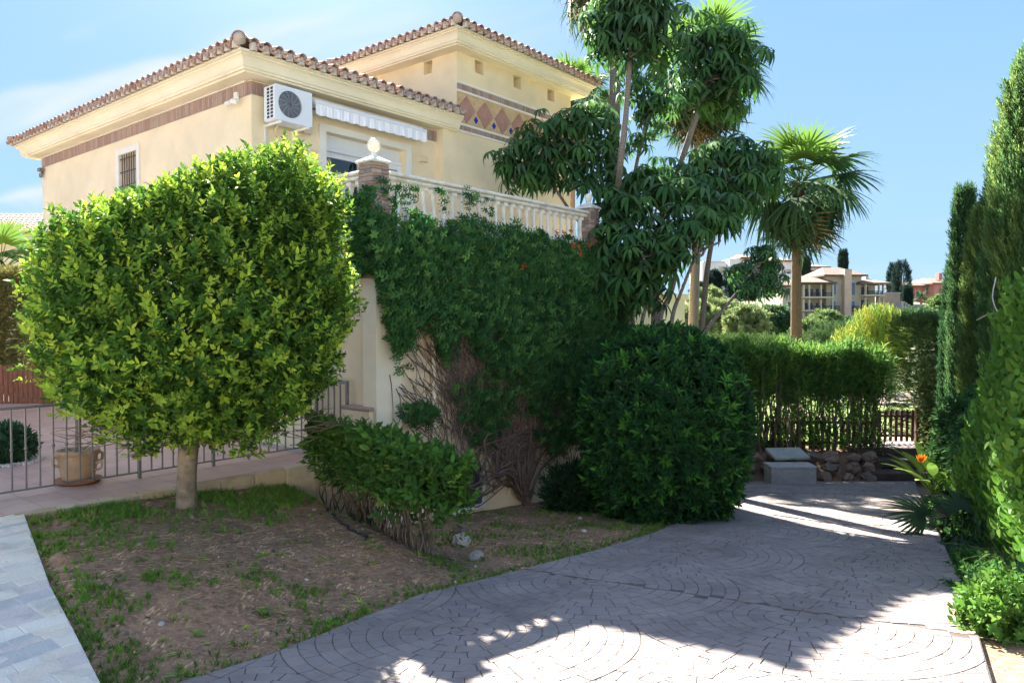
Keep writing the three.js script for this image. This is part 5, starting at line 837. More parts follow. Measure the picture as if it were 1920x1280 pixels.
{
  // cypresses along the right edge
  const cypM = leafMat([1, 1, 1], { coat: 0.05, through: 0.58 });
  const cyp = (label, px, py, D, R0, seed, cols, tops) => {
    const tip = at(px, py, D), X = tip.x, g = -0.105 * D - 0.15, H = tip.y - g, r = rng(seed), t = thing('cypress_tree', label, 'tree', V(X, g, -D)), lists = [[], []], n = Math.round(2400 * (R0 + 0.05) * H);
    new B().tube([V(X, g - 0.1, -D), V(X, g + H * 0.5, -D), V(X, tip.y - 0.2, -D)], (q) => 0.07 * (1.05 - q), 7, false).build('trunk', M.twig, t);
    for (let k = 0; k < n; k++) {
      const h = Math.pow(r(), 0.85), a = r() * 6.283, env = R0 * Math.pow(Math.sin(Math.PI * Math.min(0.98, Math.pow(1 - h, 0.62) * 0.72 + 0.02)), 0.9) * (1 + 0.35 * fbm(Math.cos(a) * 1.5 + seed, h * H * 1.1, Math.sin(a) * 1.5, 3)), q = env * mix(0.5, 1.04, Math.sqrt(r()));
      const p = V(X + Math.cos(a) * q, g + 0.15 + h * (H - 0.3), -D + Math.sin(a) * q), d = V(Math.cos(a) * 0.42 + (r() - 0.5) * 0.3, 1, Math.sin(a) * 0.42 + (r() - 0.5) * 0.3), c = cols[Math.floor(r() * cols.length)];
      lists[k % 2].push([p, aim(d, V(r() - 0.5, 0.2, r() - 0.5)), 0.55 + r() * 0.45, vary(r, fbm(Math.cos(a) * 2, h * 6, Math.sin(a) * 2 + seed, 2) > 0.05 && tops ? tops : c, 0.25, 0.08)]);
    }
    spread(t, 'crown', lists, { geos: S.cyp, mat: cypM });
  };
  const dk = [[0.075, 0.17, 0.065], [0.095, 0.2, 0.07], [0.065, 0.145, 0.06]], lt = [[0.21, 0.32, 0.09], [0.26, 0.36, 0.1], [0.15, 0.26, 0.08]];
  cyp('slim dark green cypress with a feathery tip, shortest spire of the row', 1810, 352, 13.9, 0.19, 1, dk, [0.08, 0.14, 0.05]);
  cyp('yellow green cypress with a soft open top in the middle of the row', 1852, 388, 12.4, 0.3, 2, lt, [0.15, 0.22, 0.065]);
  cyp('dark green cypress pressed between the yellow green one and the tallest one', 1893, 262, 11.9, 0.32, 3, dk);
  cyp('tallest and broadest cypress, cut by the right edge of the view', 1950, 92, 10.8, 0.58, 4, [[0.1, 0.2, 0.07], [0.13, 0.24, 0.08]], [0.22, 0.33, 0.1]);
  cyp('narrow blackish cypress column just left of the slim feathery cypress', 1790, 498, 14.6, 0.16, 5, [[0.04, 0.1, 0.04]]);
}
{
  // right edge: climber, shrubs, strap leaves
  const r = rng(71), xR = (D) => { const L = DR; for (let k = 0; k + 1 < L.length; k++) if (D <= L[k][1] && D >= L[k + 1][1]) return mix(L[k][0], L[k + 1][0], (L[k][1] - D) / (L[k][1] - L[k + 1][1])); return 3; };
  const gr = (D) => -0.105 * D - 0.12;
  const t = thing('climbing_hedge', 'bright green leafy climber covering the fence at the right edge of the driveway', 'hedge', V(5.2, gr(7.8), -7.8)), lists = [[], []];
  for (let k = 0; k < 7000; k++) {
    const D = 5.9 + r() * 4.6, top = mix(2.0, -0.1, sm(7.0, 10.6, D)) + 0.25 * fbm(D * 1.5, 2, 1, 3), bot = gr(D) + 0.28 + 0.3 * Math.abs(fbm(D * 2, 7, 1, 2)), h = Math.pow(r(), 0.8), y = mix(bot, top, h), bulge = 0.16 * fbm(D * 1.4, y * 1.4, 3, 3) + 0.22 * Math.sin(Math.min(1, h * 1.2) * 3.1);
    const X = xR(D) + 0.62 - bulge + r() * r() * 0.45; if (fbm(D * 2.2, y * 2.2, 9, 3) < -0.3) continue;
    lists[k % 2].push([V(X, y, -D), aim(V(-0.7 + (r() - 0.5), -0.5 + r() * 1.2, (r() - 0.2) * 0.9), V(-0.5, 1, 0.3)), 0.62 + r() * 0.5, vary(r, [[0.09, 0.22, 0.032], [0.12, 0.27, 0.04], [0.17, 0.33, 0.05]][Math.floor(r() * 3)], 0.3, 0.1)]);
  }
  spread(t, 'foliage', lists, { geos: S.climb, mat: foliage.satin, singles: 240 });
  for (let k = 0; k < 22; k++) { const D = 6 + r() * 4, p = V(xR(D) + 0.6, gr(D), -D); limb(new B(), p, p.clone().add(V((r() - 0.5) * 0.3, 0.9 + r() * 0.9, (r() - 0.5) * 0.5)), 0.012, 0.005, 0.2, r, 5).build('stem', M.twig, t); }
  for (const P of [[[1868, 520, 9.6], [1862, 560, 9.4], [1876, 590, 9.2], [1900, 600, 9]], [[1832, 600, 9.8], [1858, 588, 9.6], [1886, 592, 9.4], [1910, 610, 9.2]]]) new B().tube(new THREE.CatmullRomCurve3(P.map((q) => at(...q))).getPoints(16), 0.008, 5, false).build('dead_shoot', std([0.38, 0.33, 0.3]), t);
  { const b2 = thing('border_hedge', 'dark leafy hedge along the driveway at the feet of the cypresses', 'hedge', V(6.9, gr(11.5), -11.5)), L = [[], []];
    for (let k = 0; k < 4200; k++) { const D = 9.2 + r() * 5.2, top = mix(0.75, 0.1, sm(9.5, 14, D)) + 0.5 * fbm(D * 1.2, 2, 4, 3), h = Math.pow(r(), 0.8), y = mix(gr(D) + 0.1, top, h), X = xR(D) + 0.75 - 0.35 * Math.sin(Math.min(1, h * 1.1) * 3.1) + 0.3 * fbm(D * 1.7, y * 1.7, 6, 3) + r() * r() * 0.6; if (fbm(D * 2.4, y * 2.4, 2, 3) < -0.25) continue; L[k % 2].push([V(X, y, -D), aim(V(-0.7 + (r() - 0.5), r(), (r() - 0.2) * 0.9), V(-0.5, 1, 0.3)), 0.7 + r() * 0.5, vary(r, [[0.05, 0.14, 0.04], [0.08, 0.19, 0.045], [0.12, 0.25, 0.05]][Math.floor(r() * r() * 3)], 0.3, 0.1)]); }
    spread(b2, 'foliage', L, { geos: S.oval, mat: foliage.satin, singles: 60 }); for (let k = 0; k < 16; k++) { const D = 9.4 + r() * 4.6, p = V(xR(D) + 0.8, gr(D), -D); limb(new B(), p, p.clone().add(V((r() - 0.5) * 0.3, 0.8 + r() * 0.6, (r() - 0.5) * 0.4)), 0.012, 0.005, 0.2, r, 5).build('stem', M.twig, b2); } }
  const fp = thing('fence_post', 'dark green metal fence post half hidden by the bright climber', 'post', V(4.72, gr(6.85), -6.85));
  new B().tube([V(4.72, gr(6.85) - 0.1, -6.85), V(4.72, 0.3, -6.85)], 0.03, 10).build('post', std([0.02, 0.1, 0.06], { roughness: 0.4 }), fp); new B().lathe([[0.034, 0], [0.036, 0.02], [0.02, 0.035], [0.0005, 0.038]], [4.72, 0.3, -6.85], 10).build('cap', std([0.02, 0.1, 0.06], { roughness: 0.4 }), fp);
  const shrub = (name, label, px, py, D, rad, n, geos, mat, cols, o = {}) => { const c = at(px, py, D), t2 = thing(name, label, o.cat ?? 'shrub', V(c.x, Math.min(c.y - rad[1] * 0.8, groundY(c.x, D)), -D)); for (let k = 0; k < 5; k++) limb(new B(), V(c.x + (r() - 0.5) * rad[0] * 0.5, t2.base[1], -D + (r() - 0.5) * 0.2), c.clone().add(V((r() - 0.5) * rad[0], 0, (r() - 0.5) * rad[2])), 0.012, 0.005, 0.12, r, 5).build('stem', M.twig, t2); crown(t2, 'foliage', { c, r: rad, n, geos, mat, cols, lo: 0.35, seed: Math.round(px), lump: 0.2, ...o }); return t2; };
  shrub('shrub', 'small bright green leafy shrub at the near right edge of the driveway', 1880, 1166, 5.35, [0.24, 0.26, 0.26], 620, S.oval, foliage.satin, [[0.1, 0.22, 0.035], [0.14, 0.28, 0.045]], { scale: 0.55, singles: 60 });
  shrub('shrub', 'dark leafy shrub below the yellow green cypress', 1822, 850, 11, [0.36, 0.8, 0.5], 1300, S.oval, foliage.satin, [[0.045, 0.115, 0.035], [0.07, 0.16, 0.04]], { scale: 0.9, singles: 60 });
  shrub('shrub', 'dark round shrub beside the slim cypress base near the gate', 1806, 800, 13.4, [0.3, 0.5, 0.4], 600, S.oval, foliage.satin, [[0.04, 0.1, 0.035], [0.06, 0.14, 0.04]], { scale: 0.9 });
  shrub('shrub', 'low dark groundcover clump at the driveway edge below the young palm', 1826, 1078, 7.75, [0.2, 0.14, 0.3], 420, S.oval, foliage.satin, [[0.04, 0.1, 0.03]], { scale: 0.5 });
  for (const [px, py, D, lb] of [[1772, 968, 10.4, 'low leafy plant at the driveway edge between the bird of paradise and the young palm'], [1818, 1000, 9.2, 'low leafy plant at the driveway edge behind the young palm'], [1850, 1082, 7.2, 'low leafy plant at the driveway edge under the bright climber'], [1868, 1118, 6.3, 'low leafy plant at the driveway edge above the small bright shrub']]) shrub('edging_plant', lb, px, py, D, [0.24, 0.17, 0.34], 420, S.oval, foliage.satin, [[0.06, 0.16, 0.04], [0.1, 0.22, 0.045]], { scale: 0.55, cat: 'plant' });
  const strap = (name, label, px, py, D, n, L, W, m, seed, o = {}) => { const q = rng(seed), c = at(px, py, D), t2 = thing(name, label, 'plant', c); for (let k = 0; k < n; k++) { const a = k * 2.4, e = o.e0 ?? 0.9, d = V(Math.cos(a), e + q() * 1.2, Math.sin(a)), b = new B(), st = c.clone().add(V((q() - 0.5) * 0.08, 0, (q() - 0.5) * 0.08)), p2 = st.clone().addScaledVector(d.clone().normalize(), o.pet ?? 0.01); if (o.pet) b.tube([st, p2], 0.008, 5, false); b.leaf(p2, d, V(-Math.cos(a), 0.8, -Math.sin(a)), L * (0.7 + 0.5 * q()), W, 0.12, o.droop ?? 0.35, 6); b.build('leaf', Array.isArray(m) ? m[k % m.length] : m, t2); } return t2; };
  const sm1 = [leafMat([0.17, 0.3, 0.05], { coat: 0.4 }), leafMat([0.23, 0.36, 0.06], { coat: 0.4 })];
  const bird = strap('bird_of_paradise', 'bird of paradise plant with one orange flower by the garden steps', 1752, 925, 11, 18, 0.55, 0.15, sm1, 5, { pet: 0.35, e0: 0.5, droop: 0.3 });
  { const c = at(1726, 868, 11.2), b = new B(); for (let k = 0; k < 7; k++) b.leaf(c, V(-0.6 + k * 0.22, 0.9 + 0.2 * (k % 2), 0.3), V(0, 0, 1), 0.16, 0.035, 0.3, 0.1, 3); b.build('flower', leafMat([0.8, 0.28, 0.03], { coat: 0.2 }), bird); new B().tube([at(1764, 925, 11.4), at(1745, 890, 11.3), c], 0.01, 5, false).build('flower_stem', M.greenStem, bird); }
  strap('grass_clump', 'arching clump of long grass blades below the climber', 1886, 1060, 7.2, 34, 0.5, 0.016, leafMat([0.11, 0.19, 0.05], {}), 6, { e0: 0.5, droop: 0.7 });
  strap('bromeliad', 'small reddish rosette plant at the driveway edge under the grass blades', 1822, 1062, 7.95, 14, 0.22, 0.03, [leafMat([0.2, 0.06, 0.03], {}), leafMat([0.12, 0.16, 0.04], {})], 7, { e0: 0.4 });
}
// ------------------------------------------------------------------ railing, pot and the left side
{
  const r = rng(17), rl = thing('railing', 'grey metal railing of upright bars along the edge of the terracotta patio', 'railing', [4, -0.15, 8.75], { house: true });
  new B().hb(0.6, 6.2, 0.752, 0.778, 8.728, 8.772, 0.008).build('top_rail', M.iron, rl); new B().hb(0.6, 6.2, -0.092, -0.075, 8.735, 8.765, 0.004).build('bottom_rail', M.iron, rl);
  const bar = new B().box(-0.008, 0.008, 0, 0.83, -0.008, 0.008, 0.002).lathe([[0.009, 0.395], [0.017, 0.405], [0.019, 0.415], [0.017, 0.425], [0.009, 0.435]], [0, 0, 0], 8).geo();
  for (let u = 0.66; u < 6.16; u += 0.128) piece('bar', bar, M.iron, rl, V(u, -0.077, -8.75));
  for (const u of [0.62, 2.2, 3.85, 4.75, 6.18]) new B().hb(u - 0.018, u + 0.018, -0.16, 0.752, 8.732, 8.768, 0.004).build('post', M.iron, rl);
  const gt = thing('side_gate', 'small grey metal gate frame against the terrace side wall', 'gate', [6.2, -0.15, 8.2], { house: true });
  holed(new B(), 7.92, 8.62, -0.08, 0.86, [[7.95, 8.59, -0.04, 0.82]], (b, a, c, y, z) => b.hb(6.16, 6.2, y, z, a, c, 0)).build('frame', M.iron, gt); for (let k = 0; k < 4; k++) new B().hb(6.172, 6.188, -0.04, 0.82, 8.07 + k * 0.13, 8.086 + k * 0.13).build('bar', M.iron, gt);
  const pt = thing('flower_pot', 'large terracotta pot with handles on a saucer behind the patio railing', 'pot', [3.3, -0.15, 9.02], { house: true }), clay = bumpy([0.5, 0.34, 0.21], tStain, tGrain, 0.003), O = [3.3, -0.15, -9.02];
  new B().lathe([[0.0, 0.0], [0.2, 0.0], [0.235, 0.035], [0.24, 0.05], [0.22, 0.05], [0.19, 0.022], [0, 0.022]], O, 24).build('saucer', bumpy([0.42, 0.2, 0.1], tStain, tGrain, 0.002), pt);
  new B().lathe([[0.0, 0.025], [0.145, 0.025], [0.16, 0.06], [0.185, 0.16], [0.2, 0.27], [0.2, 0.31], [0.215, 0.325], [0.225, 0.345], [0.222, 0.37], [0.2, 0.372], [0.185, 0.34], [0.0, 0.335]], O, 26).build('pot_body', clay, pt);
  for (const s of [-1, 1]) new B().tube(new THREE.CatmullRomCurve3([V(3.3 + s * 0.19, 0.15, -9.02), V(3.3 + s * 0.25, 0.16, -9.02), V(3.3 + s * 0.25, 0.08, -9.02), V(3.3 + s * 0.19, 0.06, -9.02)].map((p) => { const a = s > 0 ? 0.6 : 2.2; void a; return p; })).getPoints(12), 0.016, 7).build('handle', clay, pt);
  new B().tube(new THREE.CatmullRomCurve3([V(3.42, 0.07, -8.83), V(3.45, 0.1, -8.79), V(3.45, 0.02, -8.79), V(3.41, 0.0, -8.85)]).getPoints(10), 0.013, 6).build('handle', clay, pt);
  const pp = thing('potted_palm', 'slender stem of a potted palm growing up into the clipped tree', 'palm', [3.3, 0.18, 9.02], { house: true });
  new B().tube([V(3.3, 0.17, -9.02), V(3.31, 0.5, -9.02), V(3.3, 0.95, -9.0), V(3.28, 1.4, -8.98)], (t) => 0.034 - 0.01 * t, 9, false).build('trunk', M.greyTrunk, pp);
  for (let k = 0; k < 9; k++) { const a = k * 2.4, c = k < 5 ? V(3.28, 1.38, -8.98) : V(3.3 + Math.cos(a) * 0.08, 0.19, -9.02 + Math.sin(a) * 0.08); new B().leaf(c, V(Math.cos(a), 0.9, Math.sin(a)), UP, k < 5 ? 0.6 : 0.16, k < 5 ? 0.06 : 0.02, 0.2, 0.5, 6).build('leaf', leafMat([0.09, 0.18, 0.04]), pp); }
  const sb = at(6, 846, 9.5), sh = thing('patio_shrub', 'small dark round shrub in a gravel bed on the patio', 'shrub', V(sb.x, -0.15, -9.5));
  crown(sh, 'foliage', { c: V(sb.x, 0.05, -9.5), r: [0.33, 0.27, 0.33], n: 700, geos: S.whorl, mat: foliage.satin, cols: [[0.05, 0.13, 0.06], [0.06, 0.15, 0.07]], lo: 0.4, scale: 0.75, seed: 4 });
  const gv = []; for (let k = 0; k < 500; k++) { const a = r() * 6.28, q = 0.28 + r() * 0.16; gv.push([V(sb.x + Math.cos(a) * q, -0.14, -9.5 + Math.sin(a) * q), new THREE.Quaternion().setFromEuler(new THREE.Euler(r() * 6, r() * 6, 0)), 0.5 + r(), vary(r, [0.6, 0.57, 0.52], 0.2)]); }
  scatter('gravel', new THREE.DodecahedronGeometry(0.014, 0), std([1, 1, 1]), scene, gv);
  // clipped hedge, plank gate, stone wall
  const D = 17.3, lh = thing('tall_clipped_hedge', 'tall clipped olive green hedge behind the plank gate at the left', 'hedge', V(-11.6, -0.15, -D)), L = [[], []];
  for (let k = 0; k < 12000; k++) { const f = r() < 0.72, x = -13.2 + r() * 2.9, y = f ? 0.2 + r() * 2.55 : 2.6 + r() * 0.16, z = -D + (f ? r() * 0.12 : -r() * 0.8); L[k % 2].push([V(x + (r() < 0.2 ? 0 : 0), y, z), aim(V((r() - 0.5) * 1.2, f ? r() - 0.3 : 1, f ? 0.9 : r() - 0.5), V(r() - 0.5, 1, r())), 0.45 + r() * 0.35, vary(r, [[0.24, 0.24, 0.075], [0.28, 0.27, 0.09], [0.2, 0.21, 0.07]][k % 3], 0.3, 0.06)]); }
  for (let k = 0; k < 900; k++) L[k % 2].push([V(-10.32 + r() * 0.06, 0.2 + r() * 2.5, -D - r() * 0.8), aim(V(1, r() - 0.4, r() - 0.5), UP), 0.5 + r() * 0.3, vary(r, [0.14, 0.15, 0.045], 0.3)]);
  spread(lh, 'foliage', L, { geos: S.cyp, mat: foliage.dull });
  const pg = thing('plank_gate', 'reddish brown wooden plank gate below the tall hedge at the left', 'gate', V(-10.8, -0.15, -16.3));
  for (let x = -12.2, k = 0; x < -10.16; x += 0.108, k++) { const o = (r() - 0.5) * 0.01; new B().box(x, x + 0.1, -0.15, 0.66 + (r() - 0.5) * 0.03 + (k % 2 ? 0.02 : 0), -16.3 + o, -16.275 + o, 0.006).build('plank', M.fence, pg); }
  for (const y of [0.05, 0.5]) new B().box(-12.2, -10.16, y, y + 0.07, -16.35, -16.31, 0.005).build('rail', M.fence, pg);
  new B().box(-10.14, -10.04, -0.2, 0.7, -16.36, -16.26, 0.01).build('post', M.fence, pg);
  const sw = thing('stone_wall', 'low pale stone clad wall beside the plank gate', 'wall', V(-9.7, -0.15, -16.9));
  const core = new B().box(-10.1, -8.6, -0.2, 0.42, -17.1, -16.86).build('wall', M.mortar, sw), sl = bumpy([0.62, 0.52, 0.4], tStain, tGrain, 0.006), sl2 = bumpy([0.55, 0.45, 0.35], tStain, tGrain, 0.006);
  for (let y = -0.16; y < 0.4;) { const h = 0.1 + r() * 0.09; for (let x = -10.08; x < -8.65;) { const w = 0.14 + r() * 0.22; new B().box(x, Math.min(x + w, -8.6) - 0.012, y, Math.min(0.41, y + h) - 0.01, -16.88, -16.83 + r() * 0.015, 0.012).build('stone', r() < 0.5 ? sl : sl2, core); x += w; } y += h; }
  const nb = thing('neighbour_house', 'neighbouring house with terracotta tile roof peeking out at the left edge', 'house', V(-21, -0.2, -31)), e = at(40, 437, 28), rg = at(40, 403, 32);
  new B().box(-27, -17, -0.5, e.y - 0.25, -38, -28.4).build('wall', M.wallSide, nb); new B().box(-27, -16.7, e.y - 0.32, e.y - 0.06, -29, -28.0, 0.03).build('cornice', std([0.55, 0.56, 0.6]), nb);
  const rp = new B().poly([V(-27, e.y - 0.02, -27.9), V(-16.6, e.y - 0.02, -27.9), V(-16.6, rg.y, -32), V(-27, rg.y, -32)]).build('roof', M.tile[0], nb);
  for (let x = -23; x < -16.6; x += 0.21) { const b = new B(); for (let k = 0; k < 10; k++) { const t = k / 10, a = V(x, mix(e.y, rg.y, t) + 0.015, mix(-27.85, -32, t)), c = V(x, mix(e.y, rg.y, t + 0.105), mix(-27.85, -32, t + 0.105)); b.tube([a, c], (q) => 0.085 - 0.015 * q, 8, true); } b.build('tile_row', pick([M.rhomb, M.tile[2], M.brick[0]]), rp); }
  new B().box(-19.6, -19.3, rg.y - 0.2, rg.y + 0.25, -32.2, -31.9, 0.02).build('chimney', M.white, nb);
}
// ------------------------------------------------------------------ garden end of the driveway
{
  const r = rng(29), G0 = -1.05;
  const st = thing('garden_steps', 'dark timber sleeper steps up from the driveway to the picket gate', 'steps', V(8.4, -1.6, -15.5));
  [[15.0, -1.4], [15.45, -1.22], [15.9, -1.05]].forEach(([d, y], k) => { new B().box(7.3, 8.75 + k * 0.16, y - 0.17, y - 0.02, -d - 0.12, -d, 0.012).build('sleeper', M.sleeper, st); new B().box(7.3, 8.75 + k * 0.16, y - 0.3, y - 0.022, -d - (k < 2 ? 0.46 : 0.8), -d - 0.121).build('tread', k < 2 ? M.sleeper : bumpy([0.36, 0.3, 0.3], tStain, tGrain, 0.004), st); });
  const picketG = new B(); picketG.poly([V(-0.032, 0, 0.01), V(0.032, 0, 0.01), V(0.032, 0.68, 0.01), V(0, 0.72, 0.01), V(-0.032, 0.68, 0.01)]).poly([V(0.032, 0, -0.01), V(-0.032, 0, -0.01), V(-0.032, 0.68, -0.01), V(0, 0.72, -0.01), V(0.032, 0.68, -0.01)]); for (const [a, b, c, d] of [[-0.032, 0, -0.032, 0.68], [-0.032, 0.68, 0, 0.72], [0, 0.72, 0.032, 0.68], [0.032, 0.68, 0.032, 0]]) picketG.poly([V(a, b, -0.01), V(a, b, 0.01), V(c, d, 0.01), V(c, d, -0.01)]);
  const pgeo = picketG.geo(), gate = thing('picket_gate', 'dark red brown wooden picket gate with diagonal brace at the top of the steps', 'gate', V(8.55, G0, -16.6));
  for (let k = 0; k < 7; k++) piece('picket', pgeo, M.picket, gate, V(8.2 + k * 0.122, G0 + 0.02, -16.58));
  for (const y of [0.12, 0.56]) new B().box(8.14, 8.97, G0 + y, G0 + y + 0.06, -16.64, -16.6, 0.004).build('rail', M.picket, gate);
  new B().tube([V(8.2, G0 + 0.17, -16.615), V(8.92, G0 + 0.58, -16.615)], 0.028, 4).build('brace', M.picket, gate);
  for (const x of [8.08, 9.06]) new B().box(x - 0.05, x + 0.05, G0 - 0.3, G0 + 0.78, -16.66, -16.56, 0.01).build('gate_post', M.picket, gate);
  const pf = thing('picket_fence', 'dark brown picket fence running behind the bare stems of the far hedge', 'fence', V(6.3, G0, -16.75));
  for (let x = 4.3; x < 8.0; x += 0.135) piece('picket', pgeo, M.picket, pf, V(x, G0 - 0.06, -16.1)); for (const y of [0.1, 0.54]) new B().box(4.2, 8.02, G0 + y - 0.06, G0 + y, -16.15, -16.115).build('rail', M.picket, pf);
  // hedge of stems and dense tops
  const h = thing('far_hedge', 'tall leafy hedge with bare lower stems left of the picket gate', 'hedge', V(6.3, -1.3, -16.2)), L = [[], []];
  for (let k = 0; k < 6000; k++) { const x = 4.3 + r() * 3.75, z = r(), dn = sm(0, 0.5, r()), top = 0.92 + 0.55 * fbm(x * 1.5, 2, z * 2, 3) - 0.1 * sm(7.2, 8.1, x), bot = -0.15 + 0.5 * fbm(x * 1.6, 6, z, 3), y = r() < 0.86 ? mix(bot, top, Math.pow(r(), 0.7)) : mix(-1.2, bot, r()); void dn; const c = fbm(x * 1.8, y * 1.8, z * 1.5, 3); if (c < -0.22) continue; L[k % 2].push([V(x, y, -15.85 - z * 0.85), aim(V((r() - 0.5) * 1.2, 0.5 + r() * 0.7, (r() - 0.2) * 1.1), V(r() - 0.5, r(), 1)), 0.8 + r() * 0.5, vary(r, [[0.1, 0.23, 0.055], [0.14, 0.28, 0.06], [0.21, 0.36, 0.07]][Math.floor(r() * 3)], 0.3, 0.1)]); }
  spread(h, 'foliage', L, { geos: S.lance, mat: foliage.satin });
  for (let k = 0; k < 170; k++) { const x = 4.35 + r() * 3.6, z = -15.85 - r() * 0.7, p = V(x, -1.35, z); limb(new B(), p, V(x + (r() - 0.5) * 0.4, 0.1 + r() * 0.6, z + (r() - 0.5) * 0.3), 0.016 + r() * 0.012, 0.008, 0.1, r, 5).build('stem', M.twig, h); }
  // bank with rocks, box, slab
  const bk = new B(), nx = 40, nz = 12; for (let j = 0; j <= nz; j++) for (let i = 0; i <= nx; i++) { const x = 3.6 + i / nx * 4.1, d = 14.9 + j / nz * 1.6; bk.v(V(x, mix(-1.66, -1.16, sm(14.95, 16.0, d)) + 0.07 * fbm(x * 2, 1, d * 2, 3), -d), UP, x, d); } for (let j = 0; j < nz; j++) for (let i = 0; i < nx; i++) { const q = j * (nx + 1) + i; bk.i.push(q, q + 1, q + nx + 1, q + 1, q + nx + 2, q + nx + 1); } bk.smooth = true; bk.build('earth_bank', bumpy([0.24, 0.14, 0.09], tStain, tStain, 0.02, { roughness: 1 }), scene, 'structure');
  const cnt = {}, ORD = ['first', 'second', 'third', 'fourth', 'fifth', 'sixth', 'seventh', 'eighth', 'ninth'];
  for (let k = 0; k < 24; k++) { const x = 4.35 + k * 0.138 + (r() - 0.5) * 0.1, up = k % 3, d = 15.06 + up * 0.2 + r() * 0.08; if (d < 15.2 && x > 4.9 && x < 6.05) continue; { const side = x < 5.5 ? 'left' : 'right', row = ['bottom', 'middle', 'top'][up], kk = side + row; cnt[kk] = (cnt[kk] ?? 0) + 1; rock('bank_rock', `brown rock ${side} of the concrete box, ${ORD[cnt[kk] - 1]} from the left in the ${row} row`, V(x, mix(-1.6, -1.25, up / 2) + 0.06, -d), [0.11 + r() * 0.08, 0.09 + r() * 0.05, 0.1 + r() * 0.05], 'rocks along the foot of the far hedge'); }; }
  const bx = thing('concrete_box', 'plain grey concrete box standing on the driveway below the far hedge', 'block', V(5.48, -1.56, -14.62));
  new B().box(5.04, 5.92, -1.6, -1.21, -14.86, -14.42, 0.014).build('body', M.concrete, bx); new B().box(5.03, 5.93, -1.208, -1.165, -14.87, -14.41, 0.01).build('lid', bumpy([0.5, 0.47, 0.45], tStain, tGrain, 0.003), bx);
  const sl = thing('stone_slab', 'flat grey green stone slab leaning on the rocks behind the concrete box', 'slab', V(5.6, -1.05, -15.15));
  new B().box(-0.38, 0.38, -0.03, 0.03, -0.22, 0.22, 0.008, new THREE.Matrix4().makeTranslation(5.62, -1.05, -15.15).multiply(new THREE.Matrix4().makeRotationFromEuler(new THREE.Euler(0.32, 0.15, -0.06)))).build('slab', bumpy([0.42, 0.43, 0.4], tStain, tGrain, 0.004), sl);
  // lawn and garden beyond
  const lw = new B(); lw.poly([V(2, -1.085, -16.7), V(16, -1.085, -16.7), V(18, -1.085, -30), V(2, -1.085, -30)]); const tL = tex(256, 1.9, (u, v) => { const a = tfbm(u, v, 12, 5, 5, 0.65); return [0.16 + 0.14 * a, 0.24 + 0.14 * a, 0.05 + 0.05 * a]; }, true); lw.build('lawn', std([1, 1, 1], { map: tL, bumpMap: tGrain, bumpScale: 0.02, roughness: 1 }), scene, 'structure');
  const gp = new B(); gp.box(10.6, 15.5, -1.09, -1.0, -28, -24.2, 0.01); gp.box(8.5, 9.2, -1.09, -1.07, -24.2, -16.7); gp.build('garden_patio', bumpy([0.5, 0.38, 0.34], tStain, tGrain, 0.003), scene, 'structure');
  const gb = thing('garden_block', 'short pale stone block at the corner of the far garden patio', 'block', V(13.3, -1.0, -24.6)); new B().box(13.1, 13.45, -1.0, -0.66, -24.8, -24.45, 0.02).build('block', M.trim, gb);
  const tb = thing('garden_table', 'small dark garden table on the far patio by the tree stem', 'table', V(12.75, -1.0, -25.6)); new B().box(12.5, 13.1, -0.36, -0.32, -25.9, -25.3, 0.006).build('tabletop', M.picket, tb); for (const x of [12.55, 13.05]) for (const z of [-25.85, -25.35]) new B().box(x - 0.02, x + 0.02, -1.0, -0.36, z - 0.02, z + 0.02).build('leg', M.picket, tb);
  const block = (name, label, x0, x1, y0, y1, d0, d1, n, geos, cols, sc, mat = foliage.dull) => { const t = thing(name, label, 'hedge', V((x0 + x1) / 2, y0, -(d0 + d1) / 2)), L2 = [[], []]; n *= 1.5; for (let k = 0; k < n; k++) { const w = r(), x = x0 + r() * (x1 - x0), y = y0 + r() * (y1 - y0), d = d0 + r() * (d1 - d0), q = w < 0.5 ? V(x, y, -d0 - r() * 0.5) : w < 0.72 ? V(x, y1 - r() * 0.1, -d) : w < 0.86 ? V(x0 + r() * 0.1, y, -d) : V(x1 - r() * 0.1, y, -d); q.add(V((r() - 0.5), (r() - 0.5), (r() - 0.5)).multiplyScalar(0.16 * sc)); L2[k % 2].push([q, aim(w < 0.5 ? V(r() - 0.5, r() - 0.2, 1) : w < 0.72 ? V(r() - 0.5, 1, r() - 0.5) : V(w < 0.86 ? -1 : 1, r() - 0.2, r() - 0.5), V(r() - 0.5, 1, r())), sc * (0.7 + 0.6 * r()), vary(r, cols[k % cols.length], 0.3, 0.08)]); } spread(t, 'foliage', L2, { geos, mat }); return t; };
  block('garden_hedge', 'clipped square hedge with dark face right of the gate opening', 9.55, 10.7, -1.2, 1.6, 17.3, 18.7, 3600, S.cyp, [[0.08, 0.14, 0.045], [0.06, 0.11, 0.04]], 0.7);
  block('garden_hedge', 'pale olive leafy hedge between the picket gate and the cypresses', 9.0, 9.8, -1.6, 0.7, 15.3, 16.3, 3200, S.oval, [[0.16, 0.2, 0.07], [0.2, 0.24, 0.09], [0.12, 0.17, 0.05]], 0.8);
  block('garden_hedge', 'tall black looking hedge closing the far end of the garden', 12.2, 19, -1.2, 1.2, 28.6, 30, 2600, S.cyp, [[0.07, 0.13, 0.05]], 1.3);
  block('garden_hedge', 'long level clipped hedge beyond the garden below the free standing palm', 7.8, 15.5, -1.6, 0.45, 36, 38, 3800, S.cyp, [[0.1, 0.17, 0.05], [0.07, 0.13, 0.04]], 1.6);
  // yellow weeping tree
  const yt = thing('weeping_tree', 'yellow weeping tree with hanging feathery branches behind the far hedge', 'tree', V(12.35, -1.05, -24.5)), YL = [[], []];
